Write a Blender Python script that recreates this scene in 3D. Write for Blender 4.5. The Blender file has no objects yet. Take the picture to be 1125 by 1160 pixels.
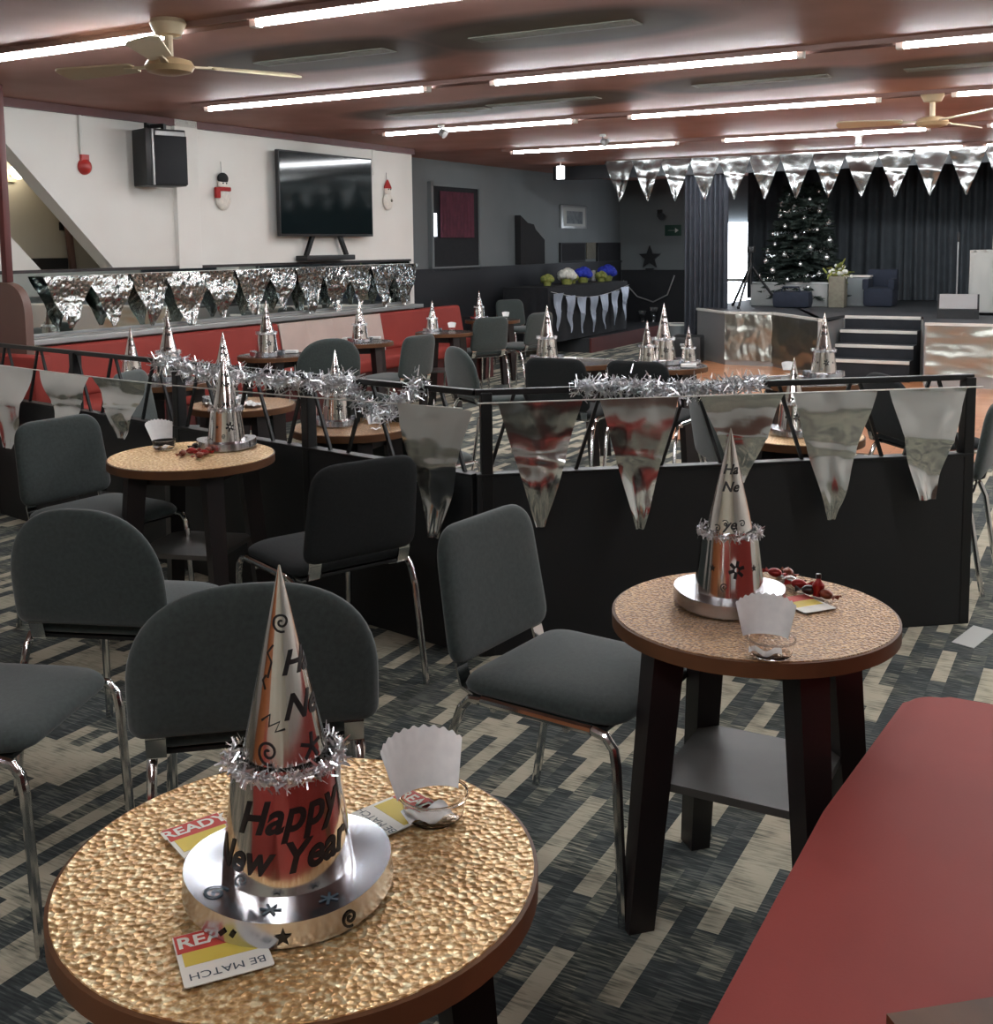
import bpy, bmesh, math, random
from mathutils import Vector, Matrix, noise
R_ = random.Random(7)
PI = math.pi
scene = bpy.context.scene
COL = scene.collection

# ------------------------------------------------------------------ camera
IMG_W, IMG_H = 1125, 1160
F_PX, CX, CY = 1268.79, 562.5, 410.0
EYE = Vector((0, 0, 1.5))
def _dir(px, py): return Vector((px - CX, -(py - CY), -F_PX)).normalized()
_Y = _dir(1265, 270); _X = -_dir(-1750, 305)
_Z = _X.cross(_Y).normalized(); _X = _Y.cross(_Z)
ROT = Matrix((_X, _Y, _Z))
def ray(px, py): return ROT @ Vector((px - CX, -(py - CY), -F_PX))
def at(px, py, z): r = ray(px, py); return EYE + r * ((z - EYE.z) / r.z)
def onx(px, py, x): r = ray(px, py); return EYE + r * ((x - EYE.x) / r.x)
def ony(px, py, y): r = ray(px, py); return EYE + r * ((y - EYE.y) / r.y)
def onpl(px, py, p, n): r = ray(px, py); return EYE + r * (n.dot(p - EYE) / n.dot(r))
cam = bpy.data.cameras.new('camera'); co = bpy.data.objects.new('camera', cam); COL.objects.link(co)
co.matrix_world = Matrix.Translation(EYE) @ ROT.to_4x4()
cam.sensor_fit = 'VERTICAL'; cam.sensor_height = 36; cam.sensor_width = 36
cam.lens = F_PX * 36 / IMG_H
cam.shift_y = (CY - IMG_H / 2) / IMG_H
cam.clip_start = .02; cam.clip_end = 100
scene.camera = co

# ------------------------------------------------------------------ materials
def lin(c):
    f = lambda v: v / 12.92 if v <= .04045 else ((v + .055) / 1.055) ** 2.4
    return tuple(f(v / 255) for v in c) + (1,)
def mat(name, rgb, rough=.6, metal=0, **kw):
    m = bpy.data.materials.new(name); m.use_nodes = True
    nt = m.node_tree; b = nt.nodes['Principled BSDF']
    b.inputs['Base Color'].default_value = lin(rgb)
    b.inputs['Roughness'].default_value = rough; b.inputs['Metallic'].default_value = metal
    for k, v in kw.items(): b.inputs[k.replace('_', ' ')].default_value = v
    return m
def N(m, t, **kw):
    n = m.node_tree.nodes.new(t)
    for k, v in kw.items(): setattr(n, k, v)
    return n
def L(m, a, b): m.node_tree.links.new(a, b)
def bsdf(m): return m.node_tree.nodes['Principled BSDF']
def coords(m, scale=(1, 1, 1), rot=(0, 0, 0)):
    tc = N(m, 'ShaderNodeTexCoord'); mp = N(m, 'ShaderNodeMapping')
    mp.inputs['Scale'].default_value = scale; mp.inputs['Rotation'].default_value = rot
    L(m, tc.outputs['Object'], mp.inputs['Vector']); return mp.outputs['Vector']
def noise_tex(m, vec, scale, detail=2):
    n = N(m, 'ShaderNodeTexNoise'); n.inputs['Scale'].default_value = scale; n.inputs['Detail'].default_value = detail
    L(m, vec, n.inputs['Vector']); return n
def bump(m, h, strength=.3, dist=.002):
    b = N(m, 'ShaderNodeBump'); b.inputs['Strength'].default_value = strength; b.inputs['Distance'].default_value = dist
    L(m, h, b.inputs['Height']); L(m, b.outputs['Normal'], bsdf(m).inputs['Normal'])
def ramp(m, fac, stops, interp='LINEAR'):
    r = N(m, 'ShaderNodeValToRGB'); cr = r.color_ramp; cr.interpolation = interp
    while len(cr.elements) < len(stops): cr.elements.new(.5)
    for e, (p, c) in zip(cr.elements, stops): e.position = p; e.color = lin(c)
    L(m, fac, r.inputs['Fac']); return r.outputs['Color']
def varied(name, a, b, scale=4, rough=.6, metal=0, bmp=0, bscale=60, bdist=.002, **kw):
    m = mat(name, a, rough, metal, **kw); v = coords(m)
    n = noise_tex(m, v, scale, 3)
    L(m, ramp(m, n.outputs['Fac'], [(.3, a), (.7, b)]), bsdf(m).inputs['Base Color'])
    if bmp: bump(m, noise_tex(m, v, bscale, 3).outputs['Fac'], bmp, bdist)
    return m
M = {}
M['plaster'] = varied('white_plaster', (226, 225, 220), (216, 214, 208), 1.2, .8, bmp=.1)
M['shade_grey_paint'] = varied('shade_grey_paint', (116, 122, 124), (106, 112, 114), 1, .8)  # white plaster with its low light put into the colour; also plain grey things
M['cream'] = varied('cream_paint', (205, 200, 184), (192, 186, 168), 1, .8)
M['brown_paint'] = varied('brown_paint', (112, 84, 74), (98, 72, 64), 2, .5)
M['panel_wood'] = varied('orange_wood_panel', (178, 108, 62), (156, 90, 50), 5, .4)
M['maroon'] = varied('maroon_trim', (92, 40, 38), (80, 34, 33), 3, .5)
M['black_board'] = varied('black_board', (15, 16, 18), (19, 20, 22), 3, .6)
M['dark_wood'] = varied('dark_wood', (34, 25, 25), (26, 20, 21), 6, .45)
M['edge_wood'] = varied('edge_wood', (104, 70, 46), (84, 56, 38), 8, .5, Specular_IOR_Level=.2)
M['dado'] = varied('dark_dado', (28, 30, 35), (34, 36, 40), 2, .6)
M['black_metal'] = mat('black_metal', (20, 20, 21), .45, .2)
M['dark_glance_top'] = varied('dark_glance_table_top', (66, 56, 48), (52, 44, 38), 30, .22)  # dark tables' brown; on other far tops it paints in the glancing reflection
M['black_plastic'] = mat('black_plastic', (22, 23, 25), .45)
M['chrome'] = mat('chrome', (205, 205, 205), .12, 1)
M['silver_paint'] = mat('silver_paint', (170, 172, 172), .4, .6)
M['red_vinyl'] = varied('red_vinyl', (150, 64, 57), (140, 58, 52), 3, .6, bmp=.15, bscale=220, bdist=.0008, Specular_IOR_Level=.14)
M['beige_vinyl'] = varied('beige_vinyl', (196, 178, 168), (184, 166, 156), 3, .5)
M['shelf_top'] = varied('dusty_shelf', (78, 76, 72), (60, 58, 55), 5, .4)
M['screen'] = mat('glossy_screen', (20, 28, 30), .08, Specular_IOR_Level=.3)
M['grille'] = varied('speaker_grille', (20, 22, 26), (28, 30, 34), 300, .8)
M['white_plastic'] = mat('white_plastic', (215, 214, 208), .4)
M['channel_paint'] = mat('channel_paint', (150, 120, 112), .6)
M['white_metal'] = mat('white_metal', (216, 208, 202), .5)
M['cream_metal'] = mat('cream_metal', (205, 190, 160), .45)
M['fan_motor'] = mat('tan_enamel', (176, 152, 116), .4)
M['red_plastic'] = mat('red_plastic', (168, 44, 40), .4)
M['red_cloth'] = varied('red_knit', (170, 48, 46), (146, 38, 38), 60, .9)
M['white_cloth'] = varied('white_cloth', (222, 218, 208), (206, 202, 194), 40, .9)
M['grey_cloth'] = mat('grey_cloth', (170, 172, 168), .9)
M['black_felt'] = mat('black_felt', (26, 26, 28), .9)
M['paper'] = varied('white_paper', (232, 232, 230), (222, 222, 221), 60, .8)
M['grey_paper'] = mat('grey_paper', (178, 182, 178), .8)
M['card_red'] = mat('card_red', (196, 70, 60), .6)
M['card_yellow'] = mat('card_yellow', (214, 190, 84), .6)
M['card_white'] = mat('card_white', (226, 222, 212), .6)
M['ink'] = mat('black_ink', (16, 16, 18), .4)
M['ink_grey'] = mat('grey_ink', (52, 66, 76), .5)
M['foliage'] = varied('tree_needles', (13, 25, 20), (20, 36, 28), 20, .8)
M['bauble'] = mat('silver_bauble', (214, 216, 214), .2, .8)
M['blue_petal'] = varied('blue_petal', (34, 48, 168), (50, 70, 196), 40, .7)
M['white_petal'] = varied('white_petal', (214, 214, 206), (198, 198, 188), 40, .8)
M['leaf'] = varied('leaf_green', (108, 124, 60), (150, 148, 76), 30, .7)
M['black_cloth'] = varied('black_cloth', (22, 23, 27), (28, 29, 33), 20, .9)
M['navy_cloth'] = varied('navy_cloth', (28, 35, 50), (23, 29, 42), 20, .9)
M['stage_deck'] = varied('stage_deck', (42, 45, 48), (52, 55, 58), 3, .6)
M['step_tread'] = varied('step_carpet', (36, 40, 46), (30, 33, 38), 10, .9)
M['nosing'] = mat('pale_nosing', (206, 206, 200), .5)
M['dark_curtain'] = varied('dark_curtain', (58, 63, 68), (50, 55, 60), 8, .85)
M['blue_curtain'] = varied('blue_grey_curtain', (60, 64, 72), (50, 54, 62), 8, .85)
M['maroon_curtain'] = varied('maroon_curtain', (84, 36, 52), (66, 28, 42), 10, .85)
M['picture_art'] = varied('picture_art', (74, 84, 92), (120, 126, 128), 12, .5)
M['grey_box'] = mat('grey_box', (140, 143, 142), .6)
M['exit_green'] = mat('exit_green', (26, 62, 50), .5)
M['stone'] = varied('stone_pot', (116, 112, 98), (98, 94, 82), 20, .8)
M['sweet_red'] = varied('red_wrapper', (168, 34, 30), (120, 22, 22), 50, .3, metal=.3)
M['sweet_brown'] = varied('brown_wrapper', (96, 46, 28), (140, 58, 34), 60, .3, metal=.3)
M['sweet_silver'] = mat('silver_wrapper', (200, 196, 192), .25, .9)
M['sweet_dark'] = mat('dark_wrapper', (40, 20, 18), .3)

# fabric
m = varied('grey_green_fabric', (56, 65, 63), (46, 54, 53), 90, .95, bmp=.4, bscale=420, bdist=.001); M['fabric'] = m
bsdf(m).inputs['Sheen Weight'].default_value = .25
m = varied('shade_black_fabric', (25, 28, 29), (20, 22, 23), 90, .95, bmp=.4, bscale=420, bdist=.001); M['shade_black_fabric'] = m  # shaded copy of the grey fabric for the divider-corner chair; also black chairs

# clear plastic
m = mat('clear_plastic', (245, 240, 236), .06, 0); M['clear'] = m
bsdf(m).inputs['Transmission Weight'].default_value = 1; bsdf(m).inputs['IOR'].default_value = 1.2
# foil
def foil(name, rgb, rough, scale, strength, dist):
    m = mat(name, rgb, rough, 1); v = coords(m)
    bump(m, noise_tex(m, v, scale, 1).outputs['Fac'], strength, dist); return m
M['foil'] = foil('crinkled_silver_foil', (206, 208, 206), .16, 7, .45, .02)
M['foil_crumple'] = foil('crumpled_foil', (172, 175, 173), .18, 20, .8, .025)
M['foil_sheet'] = foil('soft_foil_sheet', (176, 176, 168), .3, 6, .4, .02)
M['foil_dim'] = foil('dull_silver_foil', (150, 152, 152), .25, 9, .5, .02)
M['pennant_cloth'] = mat('pennant_cloth', (150, 158, 172), .5, .3)
M['tinsel'] = mat('tinsel_silver', (232, 234, 238), .28, 1)
m = mat('hat_foil', (212, 208, 204), .11, 1); v = coords(m, (40, 40, 3)); bump(m, noise_tex(m, v, 1, 2).outputs['Fac'], .12, .004); M['hat_foil'] = m
M['brim_foil'] = mat('brim_foil', (196, 200, 208), .2, 1)
# gold table top
def gold(name, scale, a, b, c):
    m = mat(name, a, .36, .6); v = coords(m)
    vo = N(m, 'ShaderNodeTexVoronoi'); vo.inputs['Scale'].default_value = scale; L(m, v, vo.inputs['Vector'])
    n = noise_tex(m, v, scale * .9, 2)
    L(m, ramp(m, n.outputs['Fac'], [(.35, a), (.5, b), (.66, c)]), bsdf(m).inputs['Base Color'])
    bump(m, vo.outputs['Distance'], .7, .005); return m
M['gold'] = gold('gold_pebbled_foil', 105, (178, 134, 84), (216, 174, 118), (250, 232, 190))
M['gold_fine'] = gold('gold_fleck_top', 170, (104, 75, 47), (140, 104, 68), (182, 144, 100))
# ceiling with soft dark ovals, greenish grey at the centre (positions in metres)
FITTINGS = [(-3.93, 5.15), (-2.5, 5.15), (-4.75, 7.7), (-3.78, 7.6), (-2.1, 7.45), (-.75, 7.5)]
m = mat('ceiling_gloss_paint', (122, 86, 82), .6); bsdf(m).inputs['Specular IOR Level'].default_value = .12; M['ceiling'] = m
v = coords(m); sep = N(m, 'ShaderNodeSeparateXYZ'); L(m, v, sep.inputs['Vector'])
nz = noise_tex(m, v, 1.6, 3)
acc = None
for (a, b) in FITTINGS:
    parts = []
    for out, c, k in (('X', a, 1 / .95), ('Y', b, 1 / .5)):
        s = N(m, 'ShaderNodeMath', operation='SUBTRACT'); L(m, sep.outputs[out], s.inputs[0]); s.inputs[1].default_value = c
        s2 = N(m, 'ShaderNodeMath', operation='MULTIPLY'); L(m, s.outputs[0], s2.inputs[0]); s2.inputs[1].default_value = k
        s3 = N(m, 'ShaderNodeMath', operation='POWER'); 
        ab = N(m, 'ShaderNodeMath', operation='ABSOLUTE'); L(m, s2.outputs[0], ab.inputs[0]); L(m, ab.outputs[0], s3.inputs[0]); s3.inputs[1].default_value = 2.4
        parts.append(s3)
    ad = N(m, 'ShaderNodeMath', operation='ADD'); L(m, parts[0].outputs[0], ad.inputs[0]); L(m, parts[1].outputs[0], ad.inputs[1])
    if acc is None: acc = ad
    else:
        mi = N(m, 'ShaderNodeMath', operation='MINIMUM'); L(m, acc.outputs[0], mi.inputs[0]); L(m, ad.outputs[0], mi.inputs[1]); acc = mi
oval = ramp(m, acc.outputs[0], [(0, (112, 108, 98)), (.45, (100, 90, 84)), (1, (172, 132, 122))])
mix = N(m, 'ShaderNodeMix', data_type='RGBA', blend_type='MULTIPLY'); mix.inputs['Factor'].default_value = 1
L(m, oval, mix.inputs['A']); L(m, ramp(m, nz.outputs['Fac'], [(.3, (225, 220, 220)), (.7, (255, 255, 255))]), mix.inputs['B'])
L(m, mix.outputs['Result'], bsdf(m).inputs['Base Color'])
M['fitting'] = varied('fitting_grey', (122, 122, 110), (112, 112, 101), 6, .5)
# carpet: narrow woven planks running along Y
m = mat('plank_carpet', (80, 84, 80), .95); M['carpet'] = m
v = coords(m, (1, 1, 1), (0, 0, PI / 2))
def bricks(w_, off, frq=2):
    br = N(m, 'ShaderNodeTexBrick'); br.offset = off; br.squash = 1; br.offset_frequency = frq
    for k, val in (('Scale', 1), ('Mortar Size', 0), ('Bias', 0), ('Brick Width', w_), ('Row Height', .05)): br.inputs[k].default_value = val
    br.inputs['Color1'].default_value = (0, 0, 0, 1); br.inputs['Color2'].default_value = (1, 1, 1, 1)
    L(m, v, br.inputs['Vector']); return br
br = bricks(.32, .37); br2 = bricks(.11, .29, 3)
vh = coords(m, (14, 150, 1)); hatch = noise_tex(m, vh, 1, 3)
vp = coords(m, (1, 1, 1)); patch = noise_tex(m, vp, 9, 4)
ph_ = N(m, 'ShaderNodeMath', operation='MULTIPLY_ADD'); L(m, hatch.outputs['Fac'], ph_.inputs[0]); ph_.inputs[1].default_value = .9; L(m, patch.outputs['Fac'], ph_.inputs[2])
light = ramp(m, ph_.outputs[0], [(.66, (92, 95, 86)), (.8, (146, 143, 126)), (1.0, (182, 176, 156))])
mh = N(m, 'ShaderNodeMath', operation='MULTIPLY_ADD'); L(m, br2.outputs['Color'], mh.inputs[0]); mh.inputs[1].default_value = .3; L(m, hatch.outputs['Fac'], mh.inputs[2])
midc = ramp(m, mh.outputs[0], [(.48, (50, 57, 55)), (.62, (100, 104, 96)), (.76, (158, 156, 138))])
dark = ramp(m, mh.outputs[0], [(.5, (36, 42, 44)), (.72, (60, 67, 67)), (.85, (98, 103, 98))])
sel1 = ramp(m, br.outputs['Color'], [(0, (0, 0, 0)), (.36, (255, 255, 255))], 'CONSTANT')
sel2 = ramp(m, br2.outputs['Color'], [(0, (0, 0, 0)), (.45, (255, 255, 255))], 'CONSTANT')
a1 = N(m, 'ShaderNodeMix', data_type='RGBA'); L(m, sel2, a1.inputs['Factor']); L(m, midc, a1.inputs['A']); L(m, dark, a1.inputs['B'])
a2 = N(m, 'ShaderNodeMix', data_type='RGBA'); L(m, sel1, a2.inputs['Factor']); L(m, light, a2.inputs['A']); L(m, a1.outputs['Result'], a2.inputs['B'])
L(m, a2.outputs['Result'], bsdf(m).inputs['Base Color'])
bump(m, hatch.outputs['Fac'], .3, .002)
# dance floor parquet
m = mat('orange_parquet', (186, 128, 88), .3); M['parquet'] = m
v = coords(m); br = N(m, 'ShaderNodeTexBrick')
for k, val in (('Scale', 1), ('Mortar Size', .002), ('Brick Width', .45), ('Row Height', .09)): br.inputs[k].default_value = val
br.inputs['Color1'].default_value = lin((196, 140, 100)); br.inputs['Color2'].default_value = lin((180, 120, 80)); br.inputs['Mortar'].default_value = lin((120, 76, 48))
L(m, v, br.inputs['Vector']); L(m, br.outputs['Color'], bsdf(m).inputs['Base Color'])
def emit(name, rgb, s):
    m = mat(name, rgb, .5); b = bsdf(m); b.inputs['Emission Color'].default_value = lin(rgb); b.inputs['Emission Strength'].default_value = s; return m
M['tube'] = emit('fluorescent_tube', (246, 252, 255), 22)
M['daylight'] = emit('daylight_pane', (236, 244, 255), 2.2)
M['warm_globe'] = emit('warm_globe', (255, 240, 214), 4)
M['lit_sign'] = emit('lit_box', (235, 240, 245), 1.0)

# ------------------------------------------------------------------ mesh helpers
class MB:
    def __init__(s): s.v = []; s.f = []
    def add(s, vs, fs):
        o = len(s.v); s.v += [Vector(p) for p in vs]; s.f += [tuple(i + o for i in f) for f in fs]; return s
    def box(s, c, size, R=None, bev=.0):
        bm = bmesh.new(); bmesh.ops.create_cube(bm, size=1)
        for q in bm.verts: q.co = Vector((q.co.x * size[0], q.co.y * size[1], q.co.z * size[2]))
        if bev: bmesh.ops.bevel(bm, geom=list(bm.edges), offset=bev, segments=2, affect='EDGES', profile=.6)
        c = Vector(c); bm.verts.index_update()
        vs = [(R @ q.co if R else q.co) + c for q in bm.verts]; fs = [[q.index for q in f.verts] for f in bm.faces]
        bm.free(); return s.add(vs, fs)
    def bar(s, p0, p1, w, h, bev=0, w1=None, h1=None):
        p0, p1 = Vector(p0), Vector(p1); d = p1 - p0; z = d.normalized()
        x = Vector((0, 0, 1)).cross(z)
        x = x.normalized() if x.length > 1e-4 else Vector((1, 0, 0)); y = z.cross(x)
        w1 = w1 or w; h1 = h1 or h
        vs = []
        for p, a, b in ((p0, w, h), (p1, w1, h1)):
            for sx, sy in ((-1, -1), (1, -1), (1, 1), (-1, 1)): vs.append(p + x * sx * a / 2 + y * sy * b / 2)
        return s.add(vs, [(3, 2, 1, 0), (4, 5, 6, 7)] + [(i, (i + 1) % 4, 4 + (i + 1) % 4, 4 + i) for i in range(4)])
    def tube(s, pts, r, n=8, cap=True, r1=None):
        pts = [Vector(p) for p in pts]; up = None; rings = []
        for i, p in enumerate(pts):
            t = (pts[min(i + 1, len(pts) - 1)] - pts[max(i - 1, 0)]).normalized()
            if up is None:
                a = Vector((0, 0, 1)) if abs(t.z) < .9 else Vector((1, 0, 0)); up = t.cross(a).normalized()
            else:
                up = (up - t * up.dot(t)).normalized()
            b = t.cross(up); rr = r if r1 is None else r + (r1 - r) * i / max(1, len(pts) - 1)
            rings.append([p + (up * math.cos(2 * PI * k / n) + b * math.sin(2 * PI * k / n)) * rr for k in range(n)])
        vs = [q for g in rings for q in g]; fs = []
        for i in range(len(rings) - 1):
            for k in range(n): fs.append((i * n + k, i * n + (k + 1) % n, (i + 1) * n + (k + 1) % n, (i + 1) * n + k))
        if cap: fs.append(tuple(range(n))[::-1]); fs.append(tuple((len(rings) - 1) * n + k for k in range(n)))
        return s.add(vs, fs)
    def lathe(s, prof, n=32, c=(0, 0, 0), close=False, sx=1, sy=1):
        c = Vector(c); vs = []; fs = []; idx = []
        for r, z in prof:
            if r < 1e-6: idx.append([len(vs)]); vs.append(c + Vector((0, 0, z)))
            else:
                idx.append(list(range(len(vs), len(vs) + n)))
                vs += [c + Vector((r * sx * math.cos(2 * PI * k / n), r * sy * math.sin(2 * PI * k / n), z)) for k in range(n)]
        seq = list(zip(idx, idx[1:])) + ([(idx[-1], idx[0])] if close else [])
        for a, b in seq:
            for k in range(n):
                k2 = (k + 1) % n
                if len(a) == 1 and len(b) == 1: continue
                if len(a) == 1: fs.append((a[0], b[k2], b[k]))
                elif len(b) == 1: fs.append((a[k], a[k2], b[0]))
                else: fs.append((a[k], a[k2], b[k2], b[k]))
        return s.add(vs, fs)
    def prism(s, poly, z0, z1, fn=None):
        fn = fn or (lambda u, v, w: (u, v, w)); n = len(poly)
        vs = [fn(u, v, z0) for u, v in poly] + [fn(u, v, z1) for u, v in poly]
        return s.add(vs, [tuple(range(n))[::-1], tuple(range(n, 2 * n))] + [(i, (i + 1) % n, n + (i + 1) % n, n + i) for i in range(n)])
    def grid(s, fn, nu, nv, closed_u=False):
        vs = [fn(i / (nu if closed_u else nu - 1), j / (nv - 1)) for j in range(nv) for i in range(nu)]; fs = []
        for j in range(nv - 1):
            for i in range(nu if closed_u else nu - 1):
                i2 = (i + 1) % nu; fs.append((j * nu + i, j * nu + i2, (j + 1) * nu + i2, (j + 1) * nu + i))
        return s.add(vs, fs)
    def pad(s, outline, T, fn, p=8):
        n = len(outline); cu = sum(u for u, _ in outline) / n; cv = sum(v for _, v in outline) / n
        S = [.3, .55, .75, .88, .95, .985, 1]; vs = [fn(cu, cv, T / 2)]; fs = []
        rings = [(q, T / 2 * (1 - q ** p) ** .5) for q in S] + [(q, -T / 2 * (1 - q ** p) ** .5) for q in S[-2::-1]]
        for q, w in rings: vs += [fn(cu + (u - cu) * q, cv + (v - cv) * q, w) for u, v in outline]
        vs.append(fn(cu, cv, -T / 2)); e = len(vs) - 1; m_ = len(rings)
        for k in range(n):
            fs.append((0, 1 + k, 1 + (k + 1) % n)); o = 1 + (m_ - 1) * n; fs.append((e, o + (k + 1) % n, o + k))
            for i in range(m_ - 1): a = 1 + i * n; fs.append((a + k, a + n + k, a + n + (k + 1) % n, a + (k + 1) % n))
        return s.add(vs, fs)
    def ball(s, c, r, nu=12, nv=8, sc=(1, 1, 1)):
        prof = [(math.sin(PI * i / nv) * r, -math.cos(PI * i / nv) * r) for i in range(nv + 1)]
        b = MB().lathe(prof, nu); c = Vector(c)
        return s.add([Vector((q.x * sc[0], q.y * sc[1], q.z * sc[2])) + c for q in b.v], b.f)
    def xf(s, Mx): s.v = [Mx @ q for q in s.v]; return s
    def build(s, name, material, parent=None, smooth=35):
        me = bpy.data.meshes.new(name); me.from_pydata([tuple(q) for q in s.v], [], s.f); me.update()
        me.materials.append(M[material] if isinstance(material, str) else material)
        bm = bmesh.new(); bm.from_mesh(me); bmesh.ops.recalc_face_normals(bm, faces=bm.faces); bm.to_mesh(me); bm.free()
        if smooth:
            for p in me.polygons: p.use_smooth = True
            me.set_sharp_from_angle(angle=math.radians(smooth))
        o = bpy.data.objects.new(name, me); COL.objects.link(o)
        if parent: o.parent = parent
        return o
def roundpoly(pts, rad, n=5):
    out = []; k = len(pts)
    for i in range(k):
        p = Vector(pts[i]); a = (Vector(pts[i - 1]) - p); b = (Vector(pts[(i + 1) % k]) - p)
        r = rad[i]; ang = a.angle(b); t = min(r / math.tan(ang / 2), a.length * .49, b.length * .49)
        p0 = p + a.normalized() * t; p1 = p + b.normalized() * t
        for j in range(n + 1):
            q = j / n; out.append(tuple((1 - q) ** 2 * p0 + 2 * q * (1 - q) * p + q * q * p1))
    return out
def tag(o, label=None, cat=None, group=None, kind=None):
    for k, v in (('label', label), ('category', cat), ('group', group), ('kind', kind)):
        if v: o[k] = v
    return o
def thing(name, label, cat, loc=(0, 0, 0), rz=0, group=None):
    o = bpy.data.objects.new(name, None); COL.objects.link(o); o.empty_display_size = .1
    o.location = loc; o.rotation_euler = (0, 0, rz); return tag(o, label, cat, group)
def copy_tree(o, parent=None):
    c = o.copy(); COL.objects.link(c)
    if parent: c.parent = parent
    for ch in list(o.children): copy_tree(ch, c)
    return c
_first = {}
def place(key, make, label, loc, rz=0, group=None, scale=1):
    """first call builds the thing, later calls copy it"""
    o = _first.get(key)
    if o is None: o = _first[key] = make()
    else: o = copy_tree(o)
    o['label'] = label; o.location = loc; o.rotation_euler = (0, 0, rz); o.scale = (scale,) * 3
    if group: o['group'] = group
    return o
def struct(name, mb, m, smooth=35): return tag(mb.build(name, m, None, smooth), kind='structure')
def text_mesh(body, size, shear=0, bold=0, fn=None, align='CENTER', sub=2):
    cu = bpy.data.curves.new('t', 'FONT'); cu.body = body; cu.size = size; cu.shear = shear; cu.offset = bold
    cu.align_x = align; cu.align_y = 'CENTER'; cu.resolution_u = 4
    ob = bpy.data.objects.new('t', cu); COL.objects.link(ob)
    dg = bpy.context.evaluated_depsgraph_get(); dg.update()
    me = bpy.data.meshes.new_from_object(ob.evaluated_get(dg))
    bm = bmesh.new(); bm.from_mesh(me)
    bmesh.ops.triangulate(bm, faces=bm.faces)
    for _ in range(sub):
        es = [e for e in bm.edges if e.calc_length() > size * .16]
        if es: bmesh.ops.subdivide_edges(bm, edges=es, cuts=1)
        bmesh.ops.triangulate(bm, faces=bm.faces)
    vs = [q.co.copy() for q in bm.verts]; bm.verts.index_update(); fs = [tuple(q.index for q in f.verts) for f in bm.faces]
    bm.free(); bpy.data.objects.remove(ob); bpy.data.meshes.remove(me)
    mb = MB(); mb.add([fn(q.x, q.y) if fn else q for q in vs], fs); return mb
def ribbon2d(pts, w):
    """flat stroke along 2-D points -> (verts, faces)"""
    vs = []; fs = []
    for i, p in enumerate(pts):
        a = Vector(pts[max(0, i - 1)]); b = Vector(pts[min(len(pts) - 1, i + 1)]); t = (b - a).normalized(); nrm = Vector((-t.y, t.x)) * w / 2
        vs += [Vector(p) + nrm, Vector(p) - nrm]
    for i in range(len(pts) - 1): fs.append((2 * i, 2 * i + 1, 2 * i + 3, 2 * i + 2))
    return vs, fs
def spiral(c, r, turns=1.8, n=28): return [(c[0] + r * k / n * math.cos(2 * PI * turns * k / n), c[1] + r * k / n * math.sin(2 * PI * turns * k / n)) for k in range(2, n + 1)]
def star(c, r, n=5, inner=.42): return [(c[0] + (r if k % 2 == 0 else r * inner) * math.cos(PI / 2 + PI * k / n), c[1] + (r if k % 2 == 0 else r * inner) * math.sin(PI / 2 + PI * k / n)) for k in range(2 * n)]

# ------------------------------------------------------------------ room shell
ZC = 2.56; XW = -6.8; XR = -7.4; YF = 17.8
struct('floor', MB().box((-1.5, 7, -.05), (15, 24, .1)), 'carpet', 0)
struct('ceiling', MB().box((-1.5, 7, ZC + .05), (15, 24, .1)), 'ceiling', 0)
dfl = MB().prism([(-3.55, 8.1), (3.9, 8.1), (3.9, 13.4), (-4.6, 14.0)], 0, .006)
tag(dfl.build('dance_floor', 'parquet', None, 0), 'orange wooden dance floor in front of the stage steps', 'dance floor')
# left wall with the sloping cut of the stair opening: y-z outline
d0 = onx(0, 155, XW); d1 = onx(130, 305, XW); sl = (d1.z - d0.z) / (d1.y - d0.y)
y_top = d0.y + (ZC - d0.z) / sl; zM = 1.34
y_m = d0.y + (zM - d0.z) / sl
poly = [(y_top, ZC), (10.45, ZC), (10.45, 0), (3.0, 0), (3.0, zM), (y_m, zM)]
struct('wall_left', MB().prism(poly, XW, XW - .14, lambda u, v, w: (w, u, v)), 'plaster', 0)
struct('wall_left_front', MB().box((XW - .07, .0, ZC / 2), (.14, 6, ZC)), 'plaster', 0)
struct('wall_stair', MB().box((XW - .95, 5, ZC / 2), (.1, 5, ZC)), 'cream', 0)
struct('wall_recess', MB().box((XR - .07, 14.1, ZC / 2), (.14, 7.6, ZC)), 'shade_grey_paint', 0)
struct('wall_recess_return', MB().box((XR - .2, 10.38, ZC / 2), (1.0, .12, ZC)), 'shade_grey_paint', 0)
struct('wall_far', MB().box((-1.5, YF + .07, ZC / 2), (13, .14, ZC)), 'shade_grey_paint', 0)
struct('wall_right', MB().box((4.0, 7.4, ZC / 2), (.14, 21.4, ZC)), 'plaster', 0)
struct('wall_rear', MB().box((-1.5, -3.0, ZC / 2), (11.2, .14, ZC)), 'cream', 0)
struct('trim_7', MB().box((-4.2, -2.9, .85), (5.0, .04, 1.7)), 'panel_wood', 0)
pl0 = onx(193, 135, XW); pl1 = onx(219, 135, XW)
struct('pillar', MB().box((XW + .015, (pl0.y + pl1.y) / 2, (ZC + zM) / 2), (.05, pl1.y - pl0.y, ZC - zM), bev=.004), 'plaster', 0)
struct('trim_1', MB().box((XW + .02, (y_top + 10.45) / 2, ZC - .03), (.04, 10.45 - y_top, .06)), 'maroon', 0)
struct('trim_2', MB().box((XW + .015, 7.65, zM + .012), (.035, 5.4, .024)), 'dark_wood', 0)
dz = 1.2
struct('trim_3', MB().box((XR + .02, 14.1, dz / 2), (.04, 7.3, dz)).box((XR + .03, 14.1, dz + .01), (.06, 7.3, .03)), 'dado', 0)
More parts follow.
